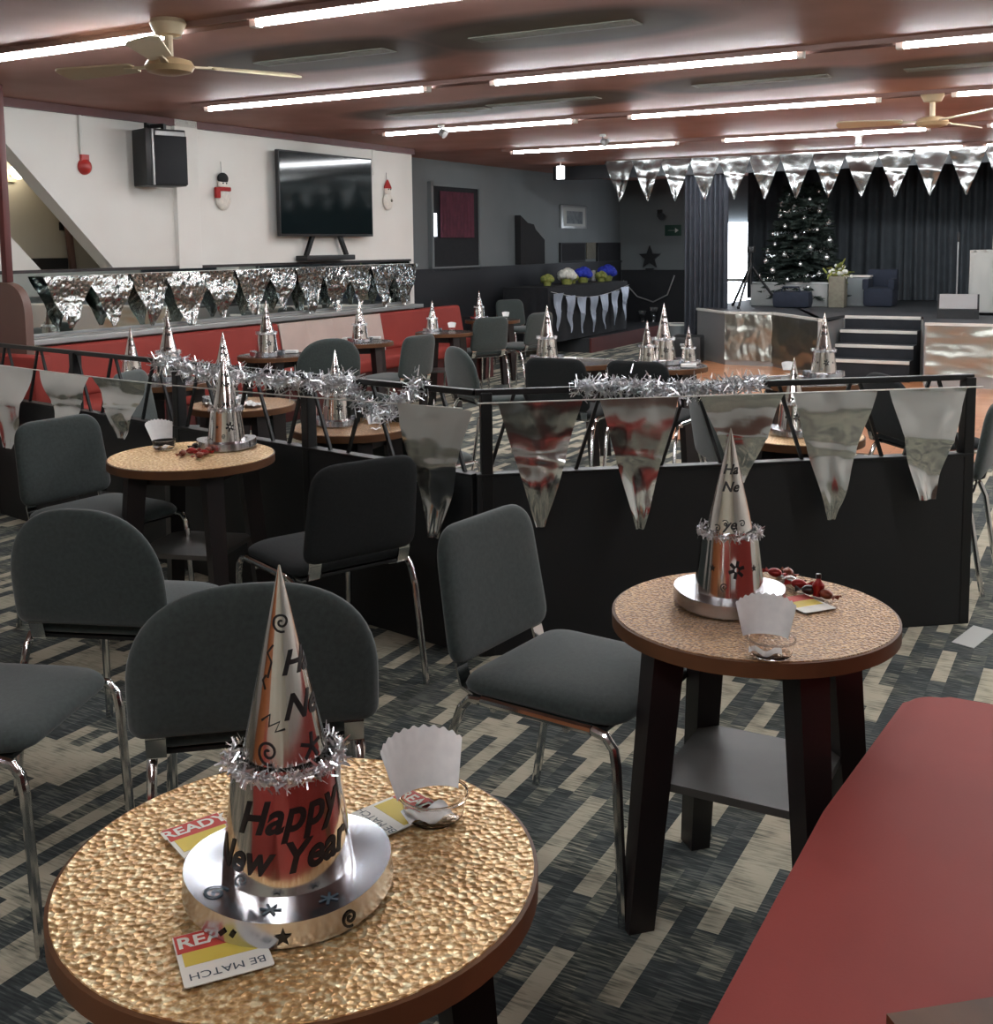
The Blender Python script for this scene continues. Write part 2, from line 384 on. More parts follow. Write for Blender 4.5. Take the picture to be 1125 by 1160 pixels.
struct('trim_4', MB().box((-4.6, YF - .02, .52), (5.5, .04, 1.04)).box((-4.6, YF - .03, 1.05), (5.5, .06, .03)), 'dado', 0)
struct('baseboard_recess', MB().box((XR + .05, 14.1, .1), (.06, 7.3, .2)), 'maroon', 0)
struct('trim_5', MB().box((-1.5, 14.05, ZC - .09), (10.6, .12, .18)), 'dado', 0)
# stair opening contents
xs0 = XW - .3; sa = onx(-30, 222, xs0); sb = onx(47, 306, xs0)
tag(MB().prism([(sa.y, 0), (sa.y, sa.z), (sb.y, sb.z), (sb.y + .15, zM - .25), (sb.y + .15, 0)], xs0, xs0 - .05, lambda u, v, w: (w, u, v)).build('stair_panel', 'plaster', None, 0),
    'white sloping side panel of the staircase seen through the wall opening', 'stair panel')
p = onx(14, 199, XW - .85)
t = thing('stairwell_lamp', 'small lit wall lamp high in the stairwell opening at the left edge', 'lamp', (XW - .9, p.y, p.z))
MB().box((.015, 0, 0), (.03, .1, .1), bev=.006).build('back_plate', 'cream_metal', t); MB().tube([(.02, 0, 0), (.09, 0, .02)], .012, 8).build('arm', 'cream_metal', t)
MB().ball((.12, 0, .03), .06, 16, 10).build('globe', 'warm_globe', t)
p = onx(75, 230, XW - .86)
tag(MB().tube([(XW - .86, p.y - .05, ZC), (XW - .86, p.y - .03, 2.1), (XW - .86, p.y + .05, 1.2)], .03, 10).build('wall_pipe', 'brown_paint'), 'brown vertical pipe on the cream stairwell wall', 'pipe')
p = onx(80, 256, XW - .8)
t = thing('wall_bracket', 'small black bracket on the cream stairwell wall', 'bracket', (XW - .9, p.y, p.z))
MB().box((.01, 0, 0), (.02, .07, .07), bev=.004).build('back_plate', 'black_metal', t); MB().box((.06, .07, .01), (.1, .16, .025), bev=.004).build('arm', 'black_metal', t)
p = onx(52, 297, XW - .8)
t = thing('till_box', 'black machine with papers on the ledge in the stair opening', 'machine', (XW - .78, p.y, 1.3))
MB().box((0, 0, .07), (.14, .3, .14), bev=.01).build('body', 'black_plastic', t); MB().box((.02, -.2, .04), (.1, .1, .06), bev=.01).build('paper_roll', 'paper', t)
struct('trim_6', MB().box((XW - .5, 4.7, 1.27), (.86, 3.3, .05)), 'cream', 0)
# brown post and rounded partition at the left end of the booth
pp = ony(38, 400, 4.87)
xr = pp.x
poly = roundpoly([(XW + .0, .0), (xr, .0), (xr, 1.3), (XW, 1.3)], [.005, .01, .22, .01], 8)
tag(MB().prism(poly, 5.4, 5.46, lambda u, v, w: (u, w - .58, v)).build('booth_partition', 'brown_paint', None, 30), 'brown partition panel with a rounded corner at the left end of the booth', 'partition')
pt = ony(5, 250, 4.85)
tag(MB().box((pt.x, 4.85, (1.3 + ZC) / 2), (.05, .05, ZC - 1.3), bev=.006).build('wooden_post', 'maroon'), 'reddish brown post standing on the rounded booth partition', 'post')
# mirror strip
m = mat('mirror_glass', (206, 212, 208), .02, 1); M['mirror'] = m
zb = .9
t = thing('wall_mirror', 'long mirror strip on the white wall above the red bench', 'mirror', (XW, 7.65, zb))
MB().box((.006, 0, (zM - zb) / 2), (.008, 5.4, zM - zb)).build('mirror_glass', 'mirror', t, 0)
MB().box((.008, 0, -.005), (.016, 5.4, .02)).build('lower_trim', 'silver_paint', t, 0)

# ------------------------------------------------------------------ ceiling fittings
ROWS = [(4.08, 'nearest'), (6.33, 'second nearest'), (8.62, 'third nearest'), (11.1, 'fourth nearest'), (13.4, 'farthest, above the foil bunting')]
def lamp_row(y, label, xs):
    t = thing('ceiling_light', label, 'ceiling light', (0, y, ZC), 0, 'fluorescent strips across the ceiling')
    x0 = min(a for a, b in xs) - .1; x1 = max(b for a, b in xs) + .1
    MB().box(((x0 + x1) / 2, 0, -.003), (x1 - x0, .12, .006)).box(((x0 + x1) / 2, .056, -.014), (x1 - x0, .01, .028)).box(((x0 + x1) / 2, -.056, -.014), (x1 - x0, .01, .028)).build('channel', 'channel_paint', t, 0)
    for a, b in xs:
        MB().tube([(a, 0, -.034), (b, 0, -.034)], .019, 8).build('tube', 'tube', t)
        for e in (a + .01, b - .01): MB().box((e, 0, -.028), (.04, .05, .056), bev=.004).build('tube_holder', 'white_plastic', t, 0)
XS = [(-5.9, -3.98), (-3.5, -1.55), (-1.05, .9), (1.4, 3.35)]
for y, w in ROWS:
    lamp_row(y, 'long fluorescent strip across the ceiling, %s the viewer' % w if 'above' not in w else 'long fluorescent strip across the ceiling, farthest away above the foil bunting', XS if y < 9 else (XS if y < 13 else [(-5.5, -3.6), (-3.4, -1.5), (-1.3, .6), (.8, 2.7)]))
lamp_row(-.3, 'long fluorescent strip overhead behind the viewer', [(-3.5, -1.55), (-1.05, .9)])
for i, (x, y) in enumerate(FITTINGS):
    where = ['left of the two in the near row', 'right of the two in the near row', 'leftmost in the far row', 'second from left in the far row', 'third from left in the far row', 'rightmost in the far row'][i]
    t = thing('ceiling_fitting', 'grey ceiling vent in a dark stain, ' + where, 'fitting', (x, y, ZC), 0, 'ceiling fittings in dark ovals')
    MB().box((0, 0, -.003), (.9, .14, .006), bev=.002).build('frame', 'fitting', t, 0)  # flat slatted strip in the middle of each oval
    b = MB()
    for k in range(4): b.box((0, -.036 + .024 * k, -.007), (.86, .012, .003))
    b.build('slats', 'fitting', t, 0)
def fan():
    t = thing('ceiling_fan', '', 'ceiling fan')
    MB().lathe([(0, 0), (.075, 0), (.085, -.02), (.06, -.07), (.0, -.075)], 20).build('canopy', 'cream_metal', t)
    MB().tube([(0, 0, -.06), (0, 0, -.2)], .02, 10).build('down_rod', 'cream_metal', t)
    MB().lathe([(0, -.17), (.05, -.175), (.1, -.19), (.115, -.215), (.1, -.24), (.05, -.252), (0, -.254)], 24).build('motor', 'fan_motor', t)
    for k in range(3):
        a = 2 * PI * k / 3; Rz = Matrix.Rotation(a, 3, 'Z')
        bl = roundpoly([(.2, -.045), (.66, -.07), (.66, .07), (.2, .045)], [.02, .05, .05, .02])
        b = MB().prism(bl, -.004, .004, lambda u, v, w: Rz @ Vector((u, v, -.205 + w + v * .25)))
        o = b.build('blade', 'cream_metal', t)
        MB().bar(Rz @ Vector((.08, 0, -.21)), Rz @ Vector((.26, 0, -.205)), .03, .01).build('blade_arm', 'cream_metal', o, 0)
    return t
p = at(190, 22, ZC); place('fan', fan, 'cream three blade ceiling fan near the white wall on the left', (p.x, p.y, ZC), math.radians(185), 'ceiling fans')
p = at(1057, 104, ZC); place('fan', fan, 'cream three blade ceiling fan at the right near the stage bunting', (p.x, p.y, ZC), math.radians(190), 'ceiling fans')
def spot():
    t = thing('ceiling_spotlight', '', 'spotlight')
    MB().lathe([(0, 0), (.03, 0), (.03, -.02), (0, -.022)], 14).build('mount', 'white_plastic', t)
    MB().tube([(0, 0, -.02), (0, 0, -.06)], .008, 8).tube([(0, -.02, -.06), (.05, -.02, -.09)], .03, 12, True, .04).build('head', 'silver_paint', t)
    return t
for (x, y, lb) in ((500, 141, 'small ceiling spotlight beside the third fluorescent strip'), (683, 152, 'small ceiling spotlight beside the fourth fluorescent strip')):
    p = at(x, y, ZC); place('spot', spot, lb, (p.x, p.y, ZC), 0, 'ceiling spotlights')
p = at(973, 150, ZC)
t = thing('smoke_detector', 'white plastic sounder hanging under the ceiling near the bunting', 'detector', (p.x, p.y, ZC))
MB().lathe([(0, 0), (.05, 0), (.05, -.03), (.03, -.05), (.03, -.13), (.0, -.14)], 16).build('body', 'white_plastic', t)
MB().lathe([(.031, -.1), (.04, -.11), (.031, -.12)], 16).build('collar', 'silver_paint', t)
p = at(635, 184, ZC)
t = thing('emergency_light', 'lit white emergency light box hanging from the ceiling left of the bunting', 'emergency light', (p.x, p.y, ZC))
MB().tube([(0, 0, 0), (0, 0, -.05)], .01, 8).build('stem', 'white_plastic', t); MB().box((0, 0, -.13), (.1, .05, .17), bev=.008).build('light_box', 'lit_sign', t)

# ------------------------------------------------------------------ things on the white wall
p = onx(170, 181, XW); q0 = onx(146, 148, XW); q1 = onx(201, 216, XW)
t = thing('wall_speaker', 'black loudspeaker mounted high on the white wall', 'speaker', (XW, p.y, p.z), math.radians(0))
h = .44; R = Matrix.Rotation(math.radians(-18), 3, 'Z')
MB().box(R @ Vector((.16, 0, 0)), (.24, .34, h), R, .012).build('cabinet', 'black_plastic', t)
MB().box(R @ Vector((.285, .035, -.02)), (.02, .27, h - .06), R, .006).build('front_grille', 'grille', t)
MB().box(R @ Vector((.285, -.115, 0)), (.022, .018, h - .01), R, .003).build('silver_strip', 'silver_paint', t)
MB().box(R @ Vector((.285, .03, h / 2 - .035)), (.022, .25, .035), R, .003).build('badge_strip', 'silver_paint', t)
MB().box((.015, 0, .2), (.03, .1, .2)).bar((.02, 0, .26), (.16, 0, .26), .03, .03).bar((.16, 0, .27), (.16, 0, .2), .03, .03).build('wall_mount', 'black_metal', t)
p = onx(95, 189, XW)
t = thing('alarm_bell', 'round red alarm bell on the white wall below a conduit', 'alarm bell', (XW, p.y, p.z))
RX = Matrix.Rotation(PI / 2, 4, 'Y')
MB().lathe([(0, .05), (.02, .049), (.04, .04), (.055, .024), (.06, .01), (.06, 0), (0, 0)], 24).xf(RX).build('bell_dome', 'red_plastic', t)
MB().box((.012, 0, .06), (.024, .07, .06), bev=.004).build('junction_box', 'red_plastic', t)
MB().tube([(.012, -.03, .09), (.012, -.03, ZC - p.z)], .012, 8).build('conduit', 'white_plastic', t)
# television
a = onx(304, 169, XW); b = onx(413, 269, XW); yc = (a.y + b.y) / 2; wv = b.y - a.y; hv = .84; zc = 2.0
zt = onx(358, 175, XW).z; zbv = onx(358, 268, XW).z; hv = zt - zbv; zc = (zt + zbv) / 2
t = thing('television', 'large black flat television on the white wall', 'television', (XW, yc, zc))
MB().box((.09, 0, 0), (.04, wv, hv), bev=.006).build('screen_panel', 'black_plastic', t)
MB().box((.1105, 0, .004), (.002, wv - .03, hv - .04)).build('screen', 'screen', t, 0)
MB().box((.04, 0, -.05), (.08, .5, .35), bev=.005).build('wall_mount', 'black_metal', t)
g = onx(360, 292, XW); zg = g.z - zc
for s in (-1, 1): MB().bar((.07, s * .2, -hv / 2 + .03), (.07, s * .32, zg + .02), .03, .045).build('bracket_arm', 'black_metal', t, 0)
y0 = onx(333, 292, XW).y - yc; y1 = onx(388, 290, XW).y - yc
MB().box((.09, (y0 + y1) / 2, zg), (.14, y1 - y0, .05), bev=.008).build('bracket_shelf', 'black_plastic', t)
p = onx(418, 165, XW)
t = thing('wall_socket', 'white double socket at the top of the white wall', 'socket', (XW, p.y, p.z))
MB().box((.01, 0, 0), (.02, .16, .09), bev=.004).build('plate', 'white_plastic', t)
for s in (-1, 1): MB().box((.022, s * .035, 0), (.012, .05, .05), bev=.004).build('plug', 'black_plastic', t)
MB().tube([(.02, .03, -.03), (.03, .02, -.3), (.05, -.25, -.5)], .006, 6).build('cable', 'white_plastic', t)
def snowman(name, x, y, x2, y2, hat, label):
    p = onx((x + x2) / 2, (y + y2) / 2, XW); hh = onx(x, y, XW).z - onx(x, y2, XW).z
    t = thing(name, label, 'ornament', (XW, p.y, p.z), 0, 'snowman wall ornaments'); k = hh / .32
    MB().ball((.02, 0, -.07 * k), .085 * k, 16, 10, (.35, 1, 1.1)).build('body', 'white_cloth', t)
    MB().ball((.022, 0, .05 * k), .06 * k, 16, 10, (.4, 1, .95)).build('head', 'white_cloth', t)
    if hat == 'black':
        MB().ball((.025, 0, .1 * k), .062 * k, 16, 10, (.42, 1, .8)).build('cap', 'black_felt', t)
        MB().box((.035, 0, .012 * k), (.035, .14 * k, .035 * k), bev=.008).box((.035, -.08 * k, -.02 * k), (.03, .05 * k, .09 * k), bev=.008).build('scarf', 'red_cloth', t)
    else:
        MB().lathe([(0, .17 * k), (.02 * k, .15 * k), (.06 * k, .09 * k), (.066 * k, .07 * k), (0, .065 * k)], 14, (.022, 0, 0), sx=.42).build('cap', 'red_cloth', t)
        MB().ball((.045, .03 * k, -.06 * k), .018 * k, 8, 6).build('button', 'stone', t)
    b = MB()
    for s in (-1, 1): b.ball((.046, s * .02 * k, .06 * k), .007 * k, 8, 6)
    b.build('eyes', 'ink', t)
    MB().tube([(.01, 0, .13 * k), (.006, 0, .24 * k)], .002, 6).build('hanging_loop', 'black_metal', t)
snowman('snowman_ornament', 239, 194, 262, 238, 'black', 'white snowman ornament with black cap and red scarf left of the television')
snowman('snowman_ornament', 429, 204, 446, 238, 'red', 'white snowman ornament with a red cap right of the television')

# ------------------------------------------------------------------ benches
def bench_section(t, x0, y0, y1, seat_mat, back_mat, ribs=0):
    n = 1
    prof = [(0, .0)]
y0, y1 = 5.3, 11.2
t = thing('wall_bench', 'long red upholstered bench along the wall under the mirror with a beige back section', 'bench', (XW, 0, 0))
MB().box((.36, (y0 + y1) / 2, .16), (.44, y1 - y0, .32), bev=.01).build('base', 'maroon', t, 0)
so = roundpoly([(.1, .31), (.62, .31), (.62, .44), (.1, .44)], [.01, .03, .05, .01])
MB().prism(so, y0, y1, lambda u, v, w: (u, w, v)).build('seat', 'red_vinyl', t, 40)
bo = roundpoly([(.03, .43), (.2, .43), (.13, .815), (.03, .815)], [.01, .04, .04, .01])
ya = onx(312, 385, XW + .1).y; yb = onx(427, 370, XW + .1).y
MB().prism(bo, y0, ya, lambda u, v, w: (u, w, v)).build('backrest', 'red_vinyl', t, 40)
MB().prism(bo, yb, y1, lambda u, v, w: (u, w, v)).build('backrest', 'red_vinyl', t, 40)
bb = MB(); nr = 4
for k in range(nr):
    a_ = ya + (yb - ya) * k / nr; b_ = ya + (yb - ya) * (k + 1) / nr
    bb.grid(lambda u, v, a_=a_, b_=b_: (.14 + .07 * (1 - v) + .03 * math.sin(PI * u) ** .5, a_ + (b_ - a_) * u, .43 + .385 * v), 9, 6)
bb.box((.08, (ya + yb) / 2, .62), (.1, yb - ya, .38))
o = bb.build('backrest', 'beige_vinyl', t, 50); o['label'] = 'beige channelled backrest section'
tag(MB().box((XW + .06, (5.1 + 10.45) / 2, .85), (.12, 5.35, .04), bev=.006).build('bench_ledge', 'silver_paint', None, 0), 'grey ledge running behind the red wall bench below the mirror', 'ledge')
# return booth left of the partition
t = thing('booth_bench', 'short red booth bench left of the rounded brown partition', 'bench', (XW, 0, 0))
MB().box((.52, 4.3, .17), (.95, .6, .34), bev=.01).build('base', 'maroon', t, 0)
MB().box((.52, 4.26, .39), (.95, .62, .12), bev=.03).build('seat', 'red_vinyl', t)
MB().box((.52, 4.7, .6), (.95, .14, .5), bev=.03).build('backrest', 'red_vinyl', t)
# near bench at the right (foreground)
z = .46
A = at(1035, 783, z); B = at(905, 985, z); Cc = at(800, 1160, z); E1 = at(1020, 1160, z); E2 = at(1125, 1143, z)
x0 = (A.x + B.x) / 2 - .03
t = thing('foreground_bench', 'red vinyl bench seat in the bottom right foreground', 'bench')
xl_far = A.x - .02; xl_near = Cc.x
dn = (E2 - E1); 
outl = roundpoly([(-.46, -.62), (.28, -.62), (.28, 2.66), (-.375, 2.66), (-.43, 2.0)], [.02, .02, .02, .09, .4], 6)
bm = bmesh.new(); lo = [bm.verts.new((u, v, z - .11)) for u, v in outl]; hi = [bm.verts.new((u, v, z)) for u, v in outl]
bm.faces.new(lo[::-1]); ft = bm.faces.new(hi)
for i in range(len(outl)): bm.faces.new((lo[i], lo[(i + 1) % len(outl)], hi[(i + 1) % len(outl)], hi[i]))
bmesh.ops.bevel(bm, geom=list(ft.edges), offset=.022, segments=4, affect='EDGES', profile=.5, clamp_overlap=True)
bm.verts.index_update(); b = MB().add([q.co.copy() for q in bm.verts], [[q.index for q in f.verts] for f in bm.faces]); bm.free()
b.build('seat', 'red_vinyl', t, 50)
MB().prism([(-.36, -.55), (.25, -.55), (.25, 2.58), (-.33, 2.58)], 0, z - .11).build('base', 'maroon', t, 0)
MB().box((.36, 1.0, .45), (.14, 3.3, .9), bev=.04).build('backrest', 'red_vinyl', t)
t = thing('viewer_bench', 'red vinyl bench along the rear wall behind the viewer', 'bench')
MB().box((-.7, -.95, .23), (2.2, .6, .46), bev=.03).build('seat', 'red_vinyl', t); MB().box((-.7, -1.28, .42), (2.2, .14, .84), bev=.04).build('backrest', 'red_vinyl', t)
e1 = E1 - dn * .15; e2 = E2 + dn * 2; off = Vector((dn.y, -dn.x, 0)).normalized()
t2 = thing('wooden_arm_block', 'brown wooden block edge at the bottom right corner on the red bench', 'block', (0, 0, 0))
q = [e1, e2, e2 + off * .3, e1 + off * .12]
MB().prism([(v_.x, v_.y) for v_ in q], z - .002, z + .018).build('top', 'edge_wood', t2, 0)

# ------------------------------------------------------------------ chairs
def chair(style, dark=False):
    t = thing('stacking_chair', '', 'chair'); fab = 'shade_black_fabric' if dark else 'fabric'
    seat = roundpoly([(-.225, -.2), (.225, -.2), (.215, .23), (-.215, .23)], [.06, .06, .09, .09])
    MB().pad(seat, .055, lambda u, v, w: (u, v, .452 + w + .012 * (1 - (u / .23) ** 2) - .5 * max(0, v - .12) ** 2 * 2)).build('seat', fab, t, 60)
    if style != 'square':
        bw = .262 if style == 'dome' else .222
        ol = roundpoly([(-bw, -.165), (bw, -.165), (bw, -.04), (-bw, -.04)], [.035, .035, .001, .001], 5)[:12]
        ol += [(bw * abs(math.cos(a_)) ** .82 * (1 if math.cos(a_) >= 0 else -1), -.06 + .235 * abs(math.sin(a_)) ** .86) for a_ in [PI * q / 26 for q in range(27)]]; hb = .645; T = .05
        fnb = lambda u, v, w: (u, -.235 - .16 * (v + .165) + w + .28 * u * u, hb + v)
    else:
        ol = roundpoly([(-.215, -.165), (.215, -.165), (.2, .165), (-.2, .165)], [.05, .05, .09, .09], 7); hb = .65; T = .045
        fnb = lambda u, v, w: (u, -.235 - .16 * (v + .165) + w + .3 * u * u, hb + v)
    MB().pad(ol, T, fnb, 10).build('backrest', fab, t, 60)
    for s in (-1, 1):
        MB().tube([(s * .225, .25, .0), (s * .222, .232, .36), (s * .222, .226, .4), (s * .221, .205, .424), (s * .22, .17, .43)], .0115, 10).build('leg', 'chrome', t)
        MB().tube([(s * .225, -.27, .0), (s * .222, -.215, .34), (s * .221, -.19, .4), (s * .22, -.165, .426), (s * .22, -.13, .43)], .0115, 10).build('leg', 'chrome', t)
        MB().tube([(s * .22, .17, .43), (s * .22, -.13, .43)], .0125, 10).build('side_rail', 'chrome', t)
        xs_ = .17 if style == 'square' else bw - .055
        pts = [(s * xs_, .0, .416), (s * xs_, -.17, .418), (s * xs_, -.215, .435), (s * xs_, -.228, .48), (s * xs_, -.235 + .28 * xs_ * xs_, .56)]
        b = MB()
        for i in range(len(pts) - 1): b.bar(pts[i], pts[i + 1], .042, .007)
        b.build('back_strap', 'chrome', t, 0)
    MB().tube([(-.22, .1, .415), (.22, .1, .415)], .009, 8).tube([(-.22, -.1, .415), (.22, -.1, .415)], .009, 8).build('crossbar', 'chrome', t)
    MB().box((0, .01, .424), (.38, .36, .012), bev=.004).build('seat_pan', 'black_plastic', t)
    return t
CH = [ # style, x, y, facing deg, label
 ('square', -2.27, 1.61, 22, 'grey chair cut off by the left edge beside the near gold table'),
 ('round', -2.49, 2.28, 110, 'grey chair with domed back seen from behind, left of the near paper hat'),
 ('square', -3.52, 3.10, 356, 'grey chair facing right at the gold table by the divider on the left'),
 ('square_dark', -2.36, 3.04, 157, 'grey chair in painted shade seen from behind beside the divider corner'),
 ('square', -1.12, 2.42, 354, 'grey chair with chrome legs drawn up to the right foreground table'),
 ('dome', -1.71, 1.93, 130, 'grey chair with domed back turned away right behind the near gold table'),
 ('dome', -3.00, 4.60, 79, 'grey domed chair back behind the tinsel on the left divider rail'),
 ('dome', -5.40, 6.9, 150, 'dark chair back in front of the beige bench section'),
 ('square', -5.00, 7.35, 175, 'dark chair at the round table left of the beige bench end'),
 ('square', -5.50, 9.55, 153, 'dark chair with a visible seat before the far end of the red bench'),
 ('dome', -3.75, 6.75, 54, 'small dark chair back rising behind the divider corner post'),
 ('square', -5.40, 10.3, 168, 'dark chair left of the draped flower table'),
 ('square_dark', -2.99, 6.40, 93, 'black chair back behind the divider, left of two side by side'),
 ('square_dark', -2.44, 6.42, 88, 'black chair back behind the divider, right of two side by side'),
 ('square', -1.44, 5.15, 36, 'grey chair behind the clear gap between two foil pennants'),
 ('dome_dark', -.82, 6.2, 40, 'dark chair on the orange floor edge seen between the last two pennants'),
 ('square', -.70, 5.25, 178, 'dark chair cut off by the right edge beyond the divider end'),
 ('square', -6.5, 12.42, 330, 'dark chair against the far wall left of the flower table'),
 ('square', -4.62, 4.62, 20, 'dark chair behind the foil on the left divider'),
 ('dome', -4.25, 2.55, 20, 'chair at the far left edge with only its chrome frame in view'),
]
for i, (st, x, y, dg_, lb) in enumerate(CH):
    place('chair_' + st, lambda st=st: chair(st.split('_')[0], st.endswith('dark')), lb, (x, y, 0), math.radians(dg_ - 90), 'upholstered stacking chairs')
p = at(525, 372, .45)
t = thing('tub_chair', 'low dark round tub chair at the end of the red bench', 'chair', (-6.98, 11.75, 0))
MB().lathe([(0, .0), (.24, 0), (.3, .3), (.3, .4), (0, .42)], 24).build('seat', 'black_cloth', t)
MB().grid(lambda u, v: (.32 * math.cos(PI * (u * 1.1 - .05)), .32 * math.sin(PI * (u * 1.1 - .05)), .3 + .32 * v), 20, 4).grid(lambda u, v: (.27 * math.cos(PI * (u * 1.1 - .05)), .27 * math.sin(PI * (u * 1.1 - .05)), .3 + .32 * v), 20, 4).build('backrest', 'black_cloth', t)

# ------------------------------------------------------------------ round tables
ZT = .69
def table(r, top='gold'):
    t = thing('round_table', '', 'table')
    MB().lathe([(0, ZT - .002), (r - .012, ZT - .002), (r - .003, ZT), (r - .001, ZT - .004), (r - .003, ZT - .03), (0, ZT - .03)], 64).build('tabletop', top, t, 40)
    MB().lathe([(r - .004, ZT - .001), (r + .003, ZT - .003), (r + .003, ZT - .034), (r - .02, ZT - .036)], 64, close=True).build('edge_band', 'edge_wood', t, 40)
    k = r / .34
    for a in range(4):
        an = PI / 4 + a * PI / 2; c, s = math.cos(an), math.sin(an)
        b = MB().bar((0, 0, 0), (0, 0, 1), .05, .06, 0, .068, .072)
        p0 = Vector((.305 * k * c, .305 * k * s, 0)); p1 = Vector((.235 * k * c, .235 * k * s, ZT - .034))
        Rz = Matrix.Rotation(an, 3, 'Z'); vs = []
        for q in b.v: vs.append(p0.lerp(p1, q.z) + Rz @ Vector((q.y, q.x, 0)))
        b.v = vs; b.build('leg', 'dark_wood', t, 0)
    q = .262 * k
    sp = [(q * math.cos(PI / 4 + i * PI / 2), q * math.sin(PI / 4 + i * PI / 2)) for i in range(4)]
    MB().prism(sp, .315, .333).build('shelf', 'shelf_top', t, 0)
    b = MB(); q = .2 * k
    for i in range(4):
        an = PI / 4 + i * PI / 2; an2 = an + PI / 2
        b.bar((q * math.cos(an), q * math.sin(an), ZT - .065), (q * math.cos(an2), q * math.sin(an2), ZT - .065), .018, .06)
    b.build('apron', 'dark_wood', t, 0)
    return t
def tpos(px, py): p = at(px, py, ZT); return (p.x, p.y)
T1 = (-.913, 1.10); T2 = (-.672, 2.38)
TB = {}
def add_table(k, xy, r, label, rz=0, top='gold'):
    TB[k] = xy; place('table%.2f%s' % (r, top), lambda: table(r, top), label, (xy[0], xy[1], 0), rz, 'round pub tables')
add_table(1, T1, .312, 'gold topped round table in the near left foreground', .2)
add_table(2, T2, .308, 'gold flecked round table with dark legs and shelf at the right', 0, 'gold_fine')
add_table(3, (-3.174, 3.245), .32, 'gold topped round table against the divider on the left', .3)
add_table(4, (-3.02, 4.1), .27, 'round table just behind the left divider rail carrying a hat and a pink cup', .1, 'gold_fine')
add_table(5, (-3.98, 4.45), .27, 'round table with crumpled papers behind the left rail near the wall bench', .4, 'gold_fine')
add_table(6, tpos(186, 432), .29, 'dark round table at the left end of the red bench', .2, 'dark_glance_top')
add_table(7, tpos(310, 402), .27, 'round table before the beige bench back, left of two', .1, 'dark_glance_top')
add_table(8, tpos(410, 387), .27, 'round table before the red bench back just right of the beige section', .5, 'dark_glance_top')
add_table(9, tpos(503, 376), .27, 'round table at the far end of the red bench', .3, 'dark_glance_top')
add_table(10, tpos(558, 362), .3, 'round table beyond the end of the red bench near the dark far wall', .2, 'dark_glance_top')
add_table(11, (-3.28, 7.05), .3, 'round table behind the two black chair backs', .2, 'dark_glance_top')
add_table(12, tpos(755, 414), .27, 'round table crowded with three silver hats in the middle distance', .2, 'dark_glance_top')
add_table(13, tpos(915, 431), .3, 'dark round table in front of the stage steps', .6, 'dark_glance_top')
add_table(14, (-1.15, 4.72), .27, 'round table hidden behind the right divider with a hat on it', .2)

# ------------------------------------------------------------------ party hats
HB, HT, HZ0, HZ1, CR, HTIP = .083, .066, .03, .17, .056, .425
def on_crown(th, z, e=.0008):
    r = HB + (HT - HB) * (z - HZ0) / (HZ1 - HZ0) + e; return Vector((r * math.sin(th), -r * math.cos(th), z))
def on_cone(th, z, e=.0008):
    r = CR * (1 - (z - HZ1) / (HTIP - HZ1)) + e; return Vector((r * math.sin(th), -r * math.cos(th), z))
def brim_z(th, r): return HZ0 + .004 + (r - HB) * (-.08 + .22 * math.sin(th) ** 2)
def brim_pt(th, r, e=.0012): return Vector((r * math.sin(th), -r * math.cos(th), brim_z(th, r) + e))
def blades(b, c, d, n, ln, w, rnd):
    for _ in range(n):
        v_ = Vector((rnd.gauss(0, 1), rnd.gauss(0, 1), rnd.gauss(0, 1))).normalized() * ln * rnd.uniform(.6, 1.1)
        s_ = v_.cross(Vector((rnd.gauss(0, 1), rnd.gauss(0, 1), rnd.gauss(0, 1)))).normalized() * w / 2
        c_ = c + Vector((rnd.gauss(0, 1), rnd.gauss(0, 1), rnd.gauss(0, 1))) * d
        b.add([c_ - s_, c_ + s_, c_ + v_ + s_ * .6, c_ + v_ - s_ * .6], [(0, 1, 2, 3)])
def hat_base(t, rings=70):
    MB().grid(lambda u, v: on_crown(2 * PI * u, HZ0 + (HZ1 + .012 - HZ0) * v, 0), 48, 3, True).build('crown', 'hat_foil', t)
    b = MB().grid(lambda u, v: on_cone(2 * PI * u, HZ1 - .005 + (HTIP - HZ1) * v, 0), 40, 12, True)
    b.build('cone', 'hat_foil', t)
    br = .13
    b = MB().grid(lambda u, v: brim_pt(2 * PI * u, HB - .004 + (br - HB + .004) * v, 0), 64, 6, True)
    b.grid(lambda u, v: (lambda q: Vector((q.x * (1 + .02 * v), q.y * (1 + .02 * v), q.z + (max(0.001, q.z - .03) - q.z) * v)))(brim_pt(2 * PI * u, br, 0)), 64, 3, True)
    b.build('brim', 'brim_foil', t, 40)
    b = MB(); rnd = random.Random(3)
    for k in range(rings):
        a = 2 * PI * k / rings; blades(b, Vector((.069 * math.cos(a), .069 * math.sin(a), HZ1 + .004)), .0035, 9, .015, .0032, rnd)
    b.build('tinsel_ring', 'tinsel', t, 0)
def stroke(b, pts, w, fn):
    vs, fs = ribbon2d(pts, w); b.add([fn(q[0], q[1]) for q in vs], fs)
def fanpoly(b, pts, c, fn):
    n = len(pts); b.add([fn(*c)] + [fn(*q) for q in pts], [(0, 1 + i, 1 + (i + 1) % n) for i in range(n)])
